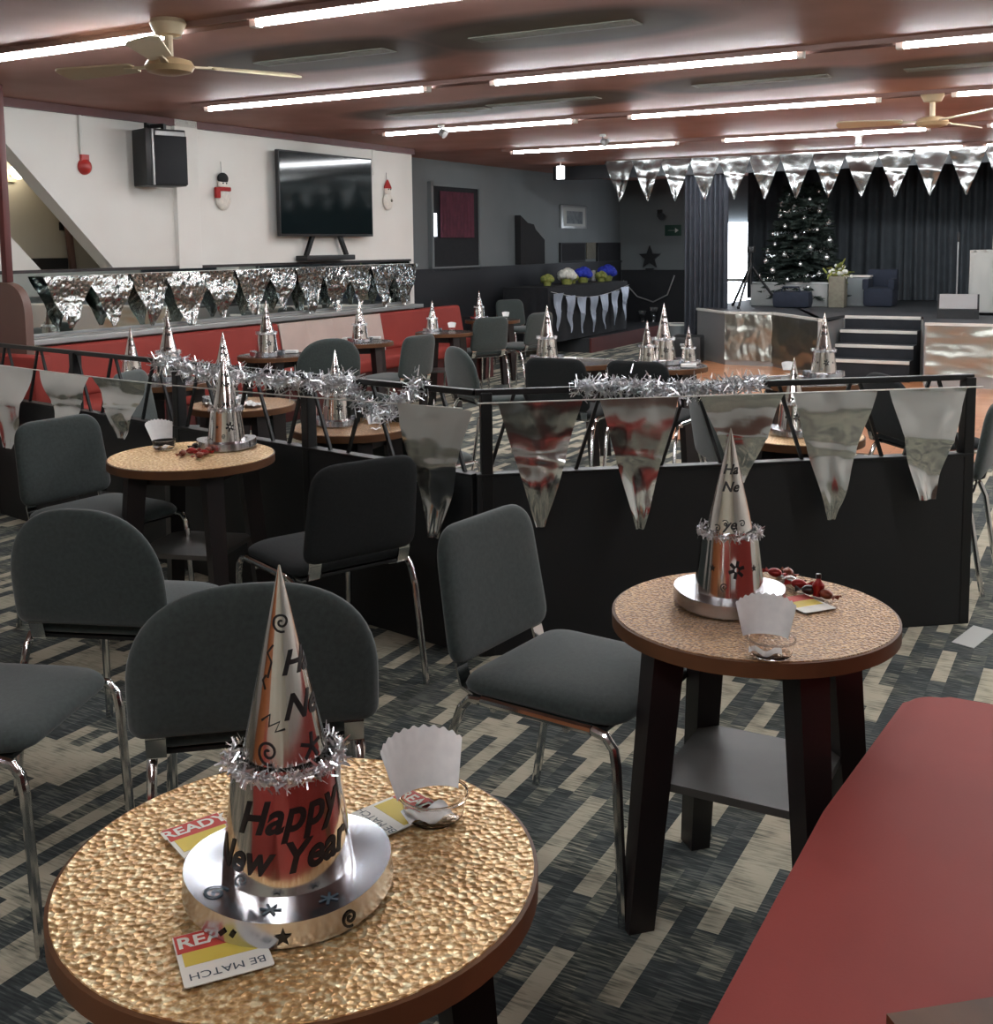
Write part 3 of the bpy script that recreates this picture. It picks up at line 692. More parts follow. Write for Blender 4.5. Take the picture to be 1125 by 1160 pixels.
def hat_near():
    t = thing('party_hat', '', 'party hat'); hat_base(t, 90)
    cr = lambda u, z: on_crown(u / HB, z); r2 = .03
    cn = lambda u, z: on_cone(u / max(.012, CR * (1 - (z - HZ1) / (HTIP - HZ1))), z)
    b = MB(); b2 = text_mesh('Happy', .054, .3, .0014, lambda x, y: cr(x * 1.12 + .0, .128 + y + x * .1)); b.add(b2.v, b2.f)
    b2 = text_mesh('New Year', .05, .3, .0014, lambda x, y: cr(x * 1.05 - .022, .076 + y + x * .07)); b.add(b2.v, b2.f)
    b.build('lettering', 'ink', t, 0)
    b = MB()
    b2 = text_mesh('Ha', .04, .3, .001, lambda x, y: cn(x + .02, .302 + y)); b.add(b2.v, b2.f)
    b2 = text_mesh('Ne', .042, .3, .001, lambda x, y: cn(x + .024, .25 + y)); b.add(b2.v, b2.f)
    b.build('cone_lettering', 'ink', t, 0)
    b = MB()
    stroke(b, spiral((.0, .352), .012), .0026, cn); stroke(b, spiral((-.022, .2), .015), .003, cn)
    stroke(b, [(-.02, .286), (-.014, .305), (-.02, .315), (-.011, .325)], .0022, cn); stroke(b, [(-.024, .272), (-.028, .282), (-.022, .289)], .0022, cn)
    stroke(b, [(-.03, .236), (-.018, .244), (-.02, .23), (-.006, .236), (-.012, .224), (.0, .227)], .0026, cn)
    for k in range(5): a = k * 2 * PI / 5 + .3; stroke(b, [(.034, .2), (.034 + .016 * math.cos(a), .2 + .016 * math.sin(a))], .0045, cn)
    b.build('doodles', 'ink', t, 0)
    b = MB(); bf = lambda u, v: brim_pt(u / .105, .106 + v)
    stroke(b, spiral((-.105, .0), .016), .0035, bf)
    for cx_ in (-.025, .045):
        for k in range(6): a = k * PI / 3; stroke(b, [(cx_, 0), (cx_ + .013 * math.cos(a), .011 * math.sin(a))], .0035, bf)
    b.build('brim_doodles', 'ink_grey', t, 0)
    b = MB(); lf = lambda u, v: Vector((.1327 * math.sin(u / .13), -.1327 * math.cos(u / .13), .014 + v))
    fanpoly(b, star((-.012, .0), .011), (-.012, 0), lf); stroke(b, spiral((.07, .002), .011), .003, lf); stroke(b, [(-.082, .004), (-.09, -.003)], .006, lf); stroke(b, [(-.07, .005), (-.074, -.002)], .006, lf)
    b.build('rim_marks', 'ink', t, 0)
    return t
def hat_plain(marks):
    t = thing('party_hat', '', 'party hat'); hat_base(t, 60 if marks else 40)
    cr = lambda u, z: on_crown(u / HB, z)
    cn = lambda u, z: on_cone(u / max(.012, CR * (1 - (z - HZ1) / (HTIP - HZ1))), z)
    b = MB()
    for k in range(6):
        a = k * PI / 3 + .3; c = (.018, .1); stroke(b, [(c[0] + .005 * math.cos(a), c[1] + .005 * math.sin(a)), (c[0] + .021 * math.cos(a), c[1] + .021 * math.sin(a))], .008, cr)
    fanpoly(b, star((-.045, .1), .009), (-.045, .1), cr); fanpoly(b, star((.07, .1), .009), (.07, .1), cr)
    stroke(b, spiral((-.012, .06), .01), .0025, cr)
    for zz, w_ in ((.345, 'Ha'), (.305, 'Ne'), (.22, 'ye')):
        b2 = text_mesh(w_, .032, .3, .0008, lambda x, y: cn(x, zz + y - .02)); b.add(b2.v, b2.f)
    for k in range(4): stroke(b, spiral((-.03 + .02 * k, .19 + .012 * (k % 2)), .009, 1.4, 14), .002, cn)
    b.build('doodles', 'ink', t, 0)
    return t
def add_hat(key, make, label, x, y, z=ZT, face=None, sc=1.0):
    a = math.atan2(-y, -x) if face is None else face
    return place(key, make, label, (x, y, z), a + PI / 2, 'silver new year hats', sc)
def hpos(px, py, z=ZT): p = at(px, py, z); return p.x, p.y
h1 = hpos(328, 1003)
add_hat('hat_near', hat_near, 'large silver Happy New Year hat on the near gold table', *h1, face=math.atan2(-h1[1], -h1[0]) + .02)
x, y = hpos(826, 682); o = add_hat('hat_marks', lambda: hat_plain(True), 'silver hat with black flower marks on the right foreground table', x, y, sc=.95)
x, y = hpos(257, 506); add_hat('hat_marks', None, 'silver hat on the gold table against the left divider', x, y, sc=.92)
x, y = hpos(328, 492); add_hat('hat_small', lambda: hat_plain(False), 'silver hat behind the left rail beside a pink cup', -3.12, 4.12, sc=.82)
HATS = [((-3.98 - .12, 4.45), 'small silver hat behind the left rail near the wall bench', .9), (tpos(192, 430), 'silver hat high on the dark table at the left end of the red bench', 1.0),
        (tpos(150, 432), 'tiny silver hat left on the dark table at the left end of the red bench', .8),
        (tpos(303, 403), 'silver hat on the table before the beige bench back', 1), (tpos(408, 387), 'silver hat on the table just right of the beige bench section', .86),
        (tpos(490, 375), 'small silver hat at the far end of the red bench', .7), (tpos(543, 361), 'silver hat on the table near the dark far wall', .75),
        (tpos(620, 408), 'tall silver hat behind the two black chair backs', .93), (tpos(752, 412), 'tall silver hat in the middle of a group of three', .98),
        (tpos(733, 413), 'short silver hat left in the group of three', .72), (tpos(780, 412), 'thin silver hat right in the group of three', .62),
        (tpos(933, 427), 'silver hat on the dark table in front of the stage steps', .93), ((-1.17, 4.72), 'silver hat behind the clear gap of the right divider', .78)]
for (xy, lb, sc) in HATS:
    z = ZT if 'tiny' not in lb else ZT
    add_hat('hat_small', None, lb, xy[0], xy[1], ZT, None, sc)

# ------------------------------------------------------------------ cups, napkins, cards, sweets
def cup():
    t = thing('plastic_cup', '', 'cup')
    MB().lathe([(0, .0), (.036, 0), (.042, .006), (.048, .034), (.049, .036), (.0472, .036), (.041, .008), (.035, .003), (0, .003)], 32).build('bowl', 'clear', t)
    MB().lathe([(.0475, .034), (.0505, .034), (.0505, .037), (.0475, .037)], 32, close=True).build('rim', 'clear', t)
    return t
def napkin():
    t = thing('paper_napkin', '', 'napkin')
    def f(u, v):
        a = (u - .5) * 2.5; e = max(0, (v - .8) / .2) * .03 * math.sin(u * 66)
        r = .034 + .012 * v; zz = .028 + .058 * (v + e) * (.55 + .45 * math.cos(a * .75))
        return Vector((r * math.sin(a) * 1.06, -.016 + (r * math.cos(a)) * .8 + .014 * v, zz))
    b = MB().grid(f, 60, 8); b.grid(lambda u, v: f(u, v) + Vector((0, .0012, 0)), 60, 8)
    b.build('fan_sheet', 'paper', t, 60)
    MB().grid(lambda u, v: Vector(((u - .5) * .05, .012 - .03 * v, .006 + .004 * math.sin(u * 9))), 10, 4).build('folded_base', 'paper', t, 60)
    return t
def setting(px, py, label, z=ZT, tilt=0, sc=1, toward=0):
    p = at(px, py, z); a = math.atan2(-p.y, -p.x) + PI / 2 + toward
    place('cup', cup, 'clear plastic cup ' + label, (p.x, p.y, z), a, 'clear plastic cups', sc)
    o = place('napkin', napkin, 'white scalloped paper napkin in the cup ' + label, (p.x - .012 * math.cos(a), p.y - .012 * math.sin(a), z + .002), a, 'paper napkins', sc * 1.33)
setting(492, 925, 'on the near gold table', toward=.35)
setting(874, 742, 'on the right foreground table', sc=.95)
setting(186, 508, 'on the gold table against the left divider', toward=.5)
setting(388, 496, 'behind the left rail', sc=.9) if False else None
for xy, lb in (((-2.86, 4.06), 'on the small table just behind the left rail'), (tpos(893, 424), 'on the dark table before the stage'), (tpos(512, 374), 'on the table at the far bench end'), (tpos(573, 361), 'on the table near the dark far wall')):
    place('napkin', None, 'white folded paper napkin ' + lb, (xy[0], xy[1], ZT), math.atan2(-xy[1], -xy[0]) + PI / 2, 'paper napkins', .9)
for xy, lb in (((-4.05, 4.34), 'left heap'), ((-3.88, 4.4), 'right heap')):
    b = MB(); rn = random.Random(5)
    b.grid(lambda u, v: Vector(((u - .5) * .12, (v - .5) * .1, .008 + .03 * abs(noise.noise(Vector((u * 4, v * 4, xy[0]))))) ), 14, 12)
    o = b.build('crumpled_paper', 'paper', None, 0); o.location = (xy[0], xy[1], ZT); tag(o, 'crumpled white paper behind the left rail, ' + lb, 'paper', 'crumpled papers')
for (px, py, lb) in ((395, 385, 'left on the table right of the beige bench section'), (425, 384, 'right on the table right of the beige bench section'), (645, 408, 'behind the two black chairs'), (780, 416, 'beside the group of three hats'), (330, 400, 'on the table before the beige bench back')):
    xy = tpos(px, py); b = MB().box((0, 0, .012), (.1, .07, .02), Matrix.Rotation(.4, 3, 'Z'), .004)
    o = b.build('paper_stack', 'paper', None, 0); o.location = (xy[0], xy[1], ZT); tag(o, 'small stack of white paper ' + lb, 'paper', 'small paper stacks')
xy = (-3.2, 4.02); b = MB().lathe([(0, 0), (.03, 0), (.038, .09), (.036, .09), (.028, .004), (0, .004)], 20); m = mat('pink_paper', (206, 168, 160), .6); M['pink'] = m
o = b.build('paper_cup', 'pink'); o.location = (xy[0], xy[1], ZT); tag(o, 'pink paper cup left of the hat behind the left rail', 'cup')
def card(px, pts, label, z=ZT + .001, head=None, tail=None, w=.085, h=.11, rot=0, lift=0):
    p = at(px[0], px[1], z); t = thing('game_card', label, 'card', (p.x, p.y, z + lift), rot, 'red and yellow game cards')
    ol = roundpoly([(-w / 2, -h / 2), (w / 2, -h / 2), (w / 2, h / 2), (-w / 2, h / 2)], [.004] * 4, 3)
    MB().prism(ol, 0, .0012).build('sheet', 'card_white', t, 0)
    MB().box((0, h / 2 - .019, .0013), (w - .003, .036, .0004)).build('red_band', 'card_red', t, 0)
    MB().box((0, .0, .0013), (w - .012, h - .074, .0004)).build('yellow_panel', 'card_yellow', t, 0)
    if head: text_mesh(head, .03, 0, .0008, lambda x, y: Vector((x, h / 2 - .019 + y, .0021)), sub=0).build('heading', 'card_white', t, 0)
    if tail: text_mesh(tail, .018, 0, 0, lambda x, y: Vector((-x, -h / 2 + .016 - y, .0018)), sub=0).build('footing', 'ink_grey', t, 0)
    return t
card((252, 1078), None, 'red and yellow card under the front brim of the near hat', head='READY', tail='BE MATCH', rot=.92, w=.1, h=.1)
card((232, 950), None, 'red card behind the left of the near hat', head='READY', tail='BE MATCH', rot=1.15)
card((452, 920), None, 'yellow card under the napkin cup on the near table', head='READY', tail='BE MATCH', rot=-.35)
p = at(912, 684, ZT)
card((912, 684), None, 'pale card under the sweets on the right table', rot=.9)
def sweet(col, nm='wrapped_sweet'):
    t = thing(nm, '', 'sweet')
    MB().ball((0, 0, .009), .011, 12, 8, (1.35, .9, .8)).build('centre', col, t)
    for s in (-1, 1):
        MB().grid(lambda u, v: Vector((s * (.012 + .014 * v), (u - .5) * (.006 + .02 * v), .009 + .004 * math.sin(u * 14) * v)), 12, 4).build('twist_end', col, t, 60)
    return t
SW = [(878, 655, 'sweet_red', 'red wrapped sweet nearest the hat on the right table'), (896, 664, 'sweet_silver', 'silver wrapped sweet on the right table'), (905, 668, 'sweet_red', 'red wrapped sweet in the middle of the right table heap'), (917, 675, 'sweet_dark', 'dark wrapped sweet in front of the tiny bottle'), (936, 680, 'sweet_brown', 'brown wrapped sweet at the right end of the heap on the right table'), (893, 655, 'sweet_brown', 'brown wrapped sweet at the back of the right table heap')]
rn = random.Random(2)
for (px, py, c, lb) in SW:
    x, y = hpos(px, py); place('sweet' + c, lambda c=c: sweet(c), lb, (x, y, ZT + .003), rn.uniform(0, 3), 'wrapped sweets on the right table', 1.25)
x, y = hpos(927, 676)
t = thing('sweet_bottle', 'tiny red bottle shaped sweet standing on the right table', 'sweet', (x, y, ZT + .003))
MB().lathe([(0, 0), (.013, 0), (.014, .004), (.014, .026), (.006, .036), (.005, .042), (0, .042)], 16).build('bottle_body', 'sweet_red', t)
MB().lathe([(0, .052), (.006, .051), (.0065, .041), (0, .041)], 12).build('cap', 'sweet_dark', t)
for k, (px, py, c) in enumerate([(207, 517, 'sweet_brown'), (217, 514, 'sweet_red'), (226, 519, 'sweet_brown'), (236, 513, 'sweet_brown'), (222, 508, 'sweet_dark'), (231, 516, 'sweet_red')]):
    x, y = hpos(px, py); place('sweet' + c, lambda c=c: sweet(c), '%s wrapped sweet in the heap on the left divider table, %s' % ({'sweet_brown': 'brown', 'sweet_red': 'red', 'sweet_dark': 'dark'}[c], ['far left', 'left of centre', 'front', 'far right', 'back', 'right of centre'][k]), (x, y, ZT), rn.uniform(0, 3), 'wrapped sweets on the left table', 1.4)
x, y = hpos(196, 512)
p = at(1103, 722, 0)
tag(MB().prism([(-.05, -.13), (.05, -.13), (.05, .13), (-.05, .13)], .002, .004, lambda u, v, w: Vector((p.x + u * .8 + v * .2, p.y + v * .9 - u * .3, w))).build('flyer', 'grey_paper', None, 0), 'pale flyer lying on the carpet at the right edge', 'flyer')

# ------------------------------------------------------------------ low divider with rails and foil
PC = Vector((-2.0, 3.46, 0)); PR = Vector((-.465, 4.65, 0)); PL = Vector((-5.6, 4.18, 0))
ZP, ZR = .67, .975
def run(a, b, name, label, n_l, posts):
    d = (b - a); ln = d.length; u = d.normalized(); nrm = Vector((u.y, -u.x, 0))
    if nrm.dot(EYE - a) < 0: nrm = -nrm
    ang = math.atan2(u.y, u.x); t = thing(name, label, 'divider', a, ang)
    MB().box((ln / 2, 0, ZP / 2), (ln, .045, ZP), bev=.004).build('panel', 'black_board', t, 0)
    MB().box((ln / 2, 0, ZP + .004), (ln, .055, .012), bev=.003).build('panel_cap', 'silver_paint' if False else 'black_metal', t, 0)
    MB().box((ln / 2, 0, ZR), (ln, .03, .022), bev=.004).build('top_rail', 'black_metal', t, 0)
    for x_ in posts: MB().box((x_ * ln, 0, ZR / 2), (.042, .05, ZR), bev=.005).build('post', 'black_metal', t, 0)
    for k in range(n_l):
        c = (k + .5) / n_l * ln; w_ = ln / n_l
        for s in (-1, 1): MB().bar((c + s * .02, 0, ZR - .01), (c + s * w_ * .36, 0, ZP + .005), .012, .012).build('lattice_bar', 'black_metal', t, 0)
    return t, u, nrm
tR, uR, nR = run(PC, PR, 'low_divider', 'black low divider with a top rail and slanted bars facing the viewer', 6, (0.02, .99))
tL, uL, nL = run(PC, PL, 'low_divider', 'black low divider running left from the corner post towards the wall bench', 10, (.25, .5, .75, .99))
def pennant(b, o, u, up, nrm, w, h, seed, blunt=.0):
    def f(i, j):
        ww = w * ((1 - j) + blunt * j); x = (i - .5) * ww
        n_ = noise.noise(Vector((i * 2.2, j * 3.0, seed))) * .016 + noise.noise(Vector((i * 6, j * 7, seed + 9))) * .003 + .009 * max(0, 1 - abs(j - .42 - .06 * i) / .035) + .007 * max(0, 1 - 2.2 * j) * noise.noise(Vector((i * 7, j * 16, seed + 3)))
        return o + u * x - up * (h * j) + nrm * (.012 + n_ * (0.3 + j) + .01 * math.sin(j * 9 + seed))
    b.grid(f, 14, 30)
UP = Vector((0, 0, 1))
def bunting(name, label, a, b, nrm, items, string_sag=0, string=True, anchor=None):
    """items: (fraction along a-b, width, height, blunt)"""
    t = thing(name, label, 'bunting', a); d = b - a; u = Vector((d.x, d.y, 0)).normalized()
    if string: MB().tube([d * (k / 20) + nrm * .02 - UP * string_sag * math.sin(PI * k / 20) for k in range(21)], .003, 6).build('string', 'white_plastic', t)
    for k, (fr, w, h, bl) in enumerate(items):
        fm = 'foil_crumple' if 'mirror' in label else 'pennant_cloth' if 'swagged' in label else 'foil_dim' if 'ceiling' in label else 'foil'
        pb = MB(); o = d * fr + nrm * .02 - UP * (string_sag * math.sin(PI * fr)); pennant(pb, o, u, UP, nrm, w, h, k * 3.7 + len(label), bl)
        pb.build('pennant', fm, t, 75)
    return t
def fr_on(px, py, a, u, nrm):
    p = onpl(px, py, a, nrm); return p, (p - a).dot(u)
ZS = .945
base = PC + nR * .05 + UP * ZS; items = []; lnR = (PR - PC).length
for (xa, xb, xt, yt) in ((562, 657, 604, 596), (677, 766, 727, 596), (790, 885, 853, 545), (893, 988, 947, 586), (1004, 1092, 1058, 563)):
    ca = onpl(xa, 447, base, nR); cb = onpl(xb, 447, base, nR); tp = onpl(xt, yt, base, nR)
    xm = ((ca + cb) / 2 - base).dot(uR); items.append((xm / lnR, (cb - ca).length, ZS - tp.z, .22 if xt == 1058 else .1))
bunting('foil_bunting', 'silver foil pennants hanging along the front of the right divider', base, base + uR * lnR, nR, items)
base = PC + nL * .05 + UP * (ZS - .02); items = []; lnL = (PL - PC).length
for (xa, xb, xt, yt) in ((455, 540, 494, 592), (112, 172, 140, 475), (52, 108, 82, 478), (-20, 44, 12, 488)):
    ca = onpl(xa, 440, base, nL); cb = onpl(xb, 440, base, nL); tp = onpl(xt, yt, base, nL)
    items.append((((ca + cb) / 2 - base).dot(uL) / lnL, (cb - ca).length, ZS - tp.z + .02, .15))
bunting('foil_bunting', 'silver foil pennants along the left divider, wide at the corner post', base, base + uL * lnL - UP * .05, nL, items, .02)
def tinsel(name, label, pts, n, rad, ln, seed, drops=()):
    b = MB(); rnd = random.Random(seed); pts = [Vector(p) for p in pts]
    L_ = [(pts[i + 1] - pts[i]).length for i in range(len(pts) - 1)]; tot = sum(L_)
    for k in range(n):
        s_ = rnd.uniform(0, tot); i = 0
        while i < len(L_) - 1 and s_ > L_[i]: s_ -= L_[i]; i += 1
        c = pts[i].lerp(pts[i + 1], min(1, s_ / L_[i])); blades(b, c, rad, 1, ln, .006, rnd)
    b.tube(pts, .004, 6)
    o = b.build(name, 'tinsel', None, 0); return tag(o, label, 'tinsel garland', 'tinsel garlands')
def rl(px, py, dz=0, fwd=.03): p = onpl(px, py, PC + nL * fwd, nL); return p
def rr(px, py, fwd=.03): return onpl(px, py, PC + nR * fwd, nR)
tinsel('tinsel_garland', 'silver tinsel wound along the left divider rail', [rl(178, 408), rl(240, 422), rl(300, 428), rl(350, 435), rl(398, 432), rl(405, 450), rl(430, 470), rl(455, 452), rl(478, 434)], 2600, .016, .042, 1)
tinsel('tinsel_garland', 'silver tinsel lying along the right divider rail', [rr(655, 440), rr(700, 437), rr(750, 441), rr(800, 440), rr(862, 433)], 1700, .014, .038, 2)
tinsel('tinsel_garland', 'short silver tinsel tail hanging at the divider corner', [rl(485, 545), rl(495, 556), rl(500, 552)], 160, .012, .03, 3)

# foil on the mirror
def unequal(n, seed, w, h):
    rn_ = random.Random(seed); return [((k + .5) / n, w * rn_.uniform(.9, 1.15), h * rn_.uniform(.8, 1.05), .08) for k in range(n)]
a = Vector((XW + .05, 5.5, 1.315)); b = Vector((XW + .05, 10.35, 1.315))
bunting('foil_bunting', 'silver foil pennants hanging across the wall mirror', a, b, Vector((1, 0, 0)), unequal(12, 4, .5, .47))
# foil bunting above the stage
a = at(690, 184, 2.5); b = at(1125, 167, 2.5); yb_ = 12.9
a = ony(688, 183, yb_); b = ony(1160, 164, yb_)
bunting('foil_bunting', 'row of silver foil pennants hanging from the ceiling in front of the stage', a, b, Vector((0, -1, 0)), [((k + .5) / 13, (b - a).length / 13 * 1.12, .5, .03) for k in range(13)], 0)

# ------------------------------------------------------------------ stage
ZSt = .66
s0, s1, s2, s3 = (at(x_, y_, ZSt) for x_, y_ in ((790, 349), (822, 353), (877, 354), (935, 362)))
st_l = at(958, 357, ZSt); st_r = at(1043, 359, ZSt); f_r = at(1062, 366, ZSt); f_e = at(1125, 366, ZSt)
outline = [(s0.x, s0.y), (s1.x, s1.y), (s2.x, s2.y), (s3.x, s3.y), (st_l.x - .12, s3.y - .02), (st_l.x - .02, st_l.y), (st_r.x + .02, st_l.y), (f_r.x - .12, f_r.y), (3.9, f_r.y), (3.9, YF - .15), (s0.x, YF - .15)]
t = thing('stage', 'raised black stage platform with pale front edge at the far right', 'stage')
MB().prism(outline, .0, ZSt - .03).build('riser', 'silver_paint', t, 0); 
MB().prism(outline, ZSt - .03, ZSt).build('deck', 'stage_deck', t, 0)
eb = MB()
for i in list(range(0, 4)) + [7]: 
    p0 = Vector(outline[i]); p1 = Vector(outline[i + 1]); eb.bar((p0.x, p0.y, ZSt - .012), (p1.x, p1.y, ZSt - .012), .03, .03)
eb.build('edge_strip', 'nosing', t, 0)
t = thing('stage_steps', 'dark carpeted steps with pale nosings leading up to the stage', 'steps', (0, 0, 0))
nst = 4; xa, xb = st_l.x, st_r.x
for k in range(nst):
    zt = ZSt - (k) * ZSt / 4.6; yy = st_l.y - .24 * k
    MB().box(((xa + xb) / 2, yy + .1, zt / 2), (xb - xa - .02 * 0, .26, zt - .004)).build('step', 'step_tread', t, 0)
    MB().box(((xa + xb) / 2, yy - .028, zt - .018), (xb - xa, .03, .035), bev=.004).build('nosing', 'nosing', t, 0)
def foil_sheet(name, label, p00, p10, h, seed, nrm):
    u = p10 - p00
    def f(i, j):
        n_ = noise.noise(Vector((i * 5, j * 4, seed))) * .03 + noise.noise(Vector((i * 14, j * 10, seed))) * .015
        return p00 + u * i - UP * h * j + nrm * (.03 + n_ * .5)
    tag(MB().grid(f, 40, 24).build(name, 'foil_sheet', None, 75), label, 'foil sheet', 'foil sheets on the stage front')
nn = Vector((0, -1, 0))
z_ = Vector((0, 0, -.03))
foil_sheet('foil_sheet', 'silver foil sheet on the left part of the stage front', s1 + z_, s2 + z_, .56, 1.3, nn)
n2 = Vector(((s3 - s2).y, -(s3 - s2).x, 0)).normalized()
foil_sheet('foil_sheet', 'silver foil sheet on the stage front left beside the steps', s2 + z_, s3 + z_, .58, 4.3, n2)
foil_sheet('foil_sheet', 'silver foil sheet on the stage front right of the steps', Vector((f_r.x - .1, f_r.y, ZSt)) + z_, Vector((f_r.x + 1.6, f_r.y, ZSt)) + z_, .5, 7.3, nn)
def curtain(name, label, a, b, z0, z1, folds, m, amp=.05, grp=None):
    d = b - a; u = d.normalized(); nrm = Vector((-u.y, u.x, 0)); ph = R_.uniform(0, 6)
    def f(i, j):
        w = amp * math.sin(2 * PI * folds * i + ph + .4 * math.sin(j * 2 + i * 7)) * (.5 + .5 * abs(math.sin(i * 17))) * (1.0 - .3 * (1 - j))
        return a + d * i + nrm * w + UP * (z1 + (z0 - z1) * j)
    mb = MB().grid(f, int(folds * 9), 10); return tag(mb.build(name, m, None, 80), label, 'curtain', grp)
yl = 14.1; c0 = ony(775, 300, yl); c1 = ony(824, 300, yl)
curtain('stage_curtain', 'blue grey side curtain at the left edge of the stage', Vector((c0.x, yl, 0)), Vector((c1.x, yl, 0)), .06, ZC - .18, 9, 'blue_curtain', .05, 'stage curtains')
yb2 = 16.6; k0 = ony(846, 300, yb2); xs = [k0.x, -2.6, -1.0, .6, 2.2, 3.9]
nm = ['leftmost, beside the bright window', 'second from left, behind the Christmas tree', 'third from left', 'fourth from left', 'rightmost out of view']
for i in range(5):
    curtain('stage_curtain', 'dark back curtain of the stage, ' + nm[i], Vector((xs[i], yb2, 0)), Vector((xs[i + 1], yb2, 0)), ZSt + .01, ZC, 11, 'dark_curtain', .06, 'stage curtains')
# bright window behind the stage
w0 = ony(824, 252, YF); w1 = ony(848, 345, YF)
t = tag(MB().box(((w0.x + w1.x) / 2, YF - .075, (w0.z + w1.z) / 2), (w1.x - w0.x + .3, .03, w0.z - w1.z)).build('window_1', 'daylight', None, 0), kind='structure')
MB().box(((w0.x + w1.x) / 2, YF - .1, (w0.z * .3 + w1.z * .7)), (w1.x - w0.x + .3, .03, .05)).build('window_frame', 'white_plastic', t, 0)
# Christmas tree
tb = ony(908, 336, 15.2); tx, ty = tb.x, 15.2; th = ony(908, 203, ty).z - ZSt
t = thing('christmas_tree', 'dark green Christmas tree on the stage', 'christmas tree', (tx, ty, ZSt))
b = MB(); rnd = random.Random(11); rad = .58
for k in range(520):
    f_ = rnd.random() ** 1.25; zz = .22 + (th - .3) * f_; rr_ = rad * (1 - f_ * .72) ** .9 * rnd.uniform(.75, 1.08); a_ = rnd.uniform(0, 2 * PI)
    d = Vector((math.cos(a_), math.sin(a_), -.18 + .3 * f_)); p0 = Vector((0, 0, zz)) + d * rr_ * .12; 
    sd = Vector((-math.sin(a_), math.cos(a_), 0))
    for q in range(12):
        c = p0 + d * rr_ * (.25 + .75 * q / 11); l_ = .13 * (1 - .5 * q / 11)
        for s in (-1, 1):
            e = c + (sd * s * rnd.uniform(.5, 1) + d * .7 + UP * rnd.uniform(-.35, .35)) * l_; w_ = UP * .014 + sd * .006
            b.add([c - w_, c + w_, e], [(0, 1, 2)])
b.build('foliage', 'foliage', t, 0)
MB().tube([(0, 0, 0), (0, 0, th)], .035, 10, True, .008).build('trunk', 'dark_wood', t)
MB().lathe([(0, 0), (.16, 0), (.18, .2), (0, .2)], 20).build('stand', 'black_cloth', t)
for k, (f0, f1) in enumerate(((.1, .2), (.32, .42), (.55, .62), (.75, .82))):
    pts = []
    for q in range(15):
        a_ = PI * 1.0 + PI * q / 14; f_ = f0 + (f1 - f0) * q / 14; r_t = rad * (1 - f_ * .72) ** .9 * 1.02
        pts.append(Vector((math.cos(a_) * r_t, math.sin(a_) * r_t, .22 + (th - .3) * f_ - .05 * math.sin(PI * q / 14))))
    g_ = MB(); 
    for q in range(120): 
        i = rnd.randrange(14); blades(g_, pts[i].lerp(pts[i + 1], rnd.random()), .006, 1, .03, .008, rnd)
    g_.build('tinsel_string', 'tinsel', t, 0)
def bauble():
    t = thing('bauble', '', 'bauble'); MB().ball((0, 0, 0), .04, 14, 10).build('ball', 'bauble', t); MB().tube([(0, 0, .038), (0, 0, .052)], .01, 8).build('cap', 'silver_paint', t); return t
for k in range(30):
    f_ = (k + .5) / 30; f_ = f_ ** 1.2 * .95; a_ = PI + PI * ((k * .618) % 1); r_t = rad * (1 - f_ * .72) ** .9 * 1.03
    place('bauble', bauble, 'small silver bauble on the dark Christmas tree', (tx + math.cos(a_) * r_t, ty + math.sin(a_) * r_t, ZSt + .22 + (th - .3) * f_), 0, 'silver baubles on the Christmas tree', R_.uniform(.6, 1.05))
# things standing on the stage
def stand_box(name, cat, label, px0, px1, py0, py1, y, m, depth=.3, bev=.02):
    a_ = ony(px0, py1, y); b_ = ony(px1, py0, y); return a_, b_
p = at(850, 348, ZSt)
t = thing('tripod_stand', 'black tripod stand on the left front of the stage', 'tripod', (p.x, p.y, ZSt))
for k in range(3):
    a_ = 2 * PI * k / 3 + .4; MB().tube([(0, 0, .55), (.38 * math.cos(a_), .38 * math.sin(a_), .01)], .017, 8).build('leg', 'black_metal', t); MB().ball((.38 * math.cos(a_), .38 * math.sin(a_), .015), .022, 8, 6).build('foot', 'black_plastic', t)
MB().tube([(0, 0, .3), (0, 0, .72)], .017, 8).build('pole', 'black_metal', t); MB().lathe([(0, .5), (.03, .5), (.03, .58), (0, .58)], 12).build('collar', 'black_plastic', t)
MB().box((0, .02, .75), (.1, .1, .08), bev=.015).build('lamp_head', 'black_plastic', t)
def block(name, cat, label, px0, px1, py0, py1, y, m, depth, bev=.02, m2=None, nm='body'):
    a_ = ony(px0, py1, y); b_ = ony(px1, py0, y); z0 = ZSt if a_.z < ZSt + .12 else a_.z; hgt = b_.z - ZSt
    t = thing(name, label, cat, ((a_.x + b_.x) / 2, y + depth / 2, ZSt))
    MB().box((0, 0, hgt / 2), (b_.x - a_.x, depth, hgt), bev=min(bev, hgt * .3)).build(nm, m, t)
    return t, b_.x - a_.x, hgt
t, w_, h_ = block('storage_box', 'box', 'long pale grey box under the Christmas tree', 850, 938, 321, 340, 14.75, 'grey_box', .3)
MB().box((0, 0, h_), (w_ + .02, .32, .02), bev=.004).build('lid', 'silver_paint', t)
t, w_, h_ = block('holdall_bag', 'bag', 'dark blue holdall lying in front of the grey box on stage', 874, 917, 330, 342, 14.35, 'navy_cloth', .24, .06)
MB().tube([(-.12, -.1, h_ - .01), (-.1, -.1, h_ + .05), (.1, -.1, h_ + .05), (.12, -.1, h_ - .01)], .012, 8).build('handle', 'navy_cloth', t)
t, w_, h_ = block('plant_pot', 'plant', 'stone pot with pale flowers right of the Christmas tree', 938, 957, 313, 338, 14.6, 'stone', .2, .02, nm='pot')
b = MB(); rn = random.Random(4)
for k in range(22): b.ball((rn.gauss(0, .07), rn.gauss(0, .06), h_ + .06 + rn.gauss(0, .04)), .024, 6, 5)
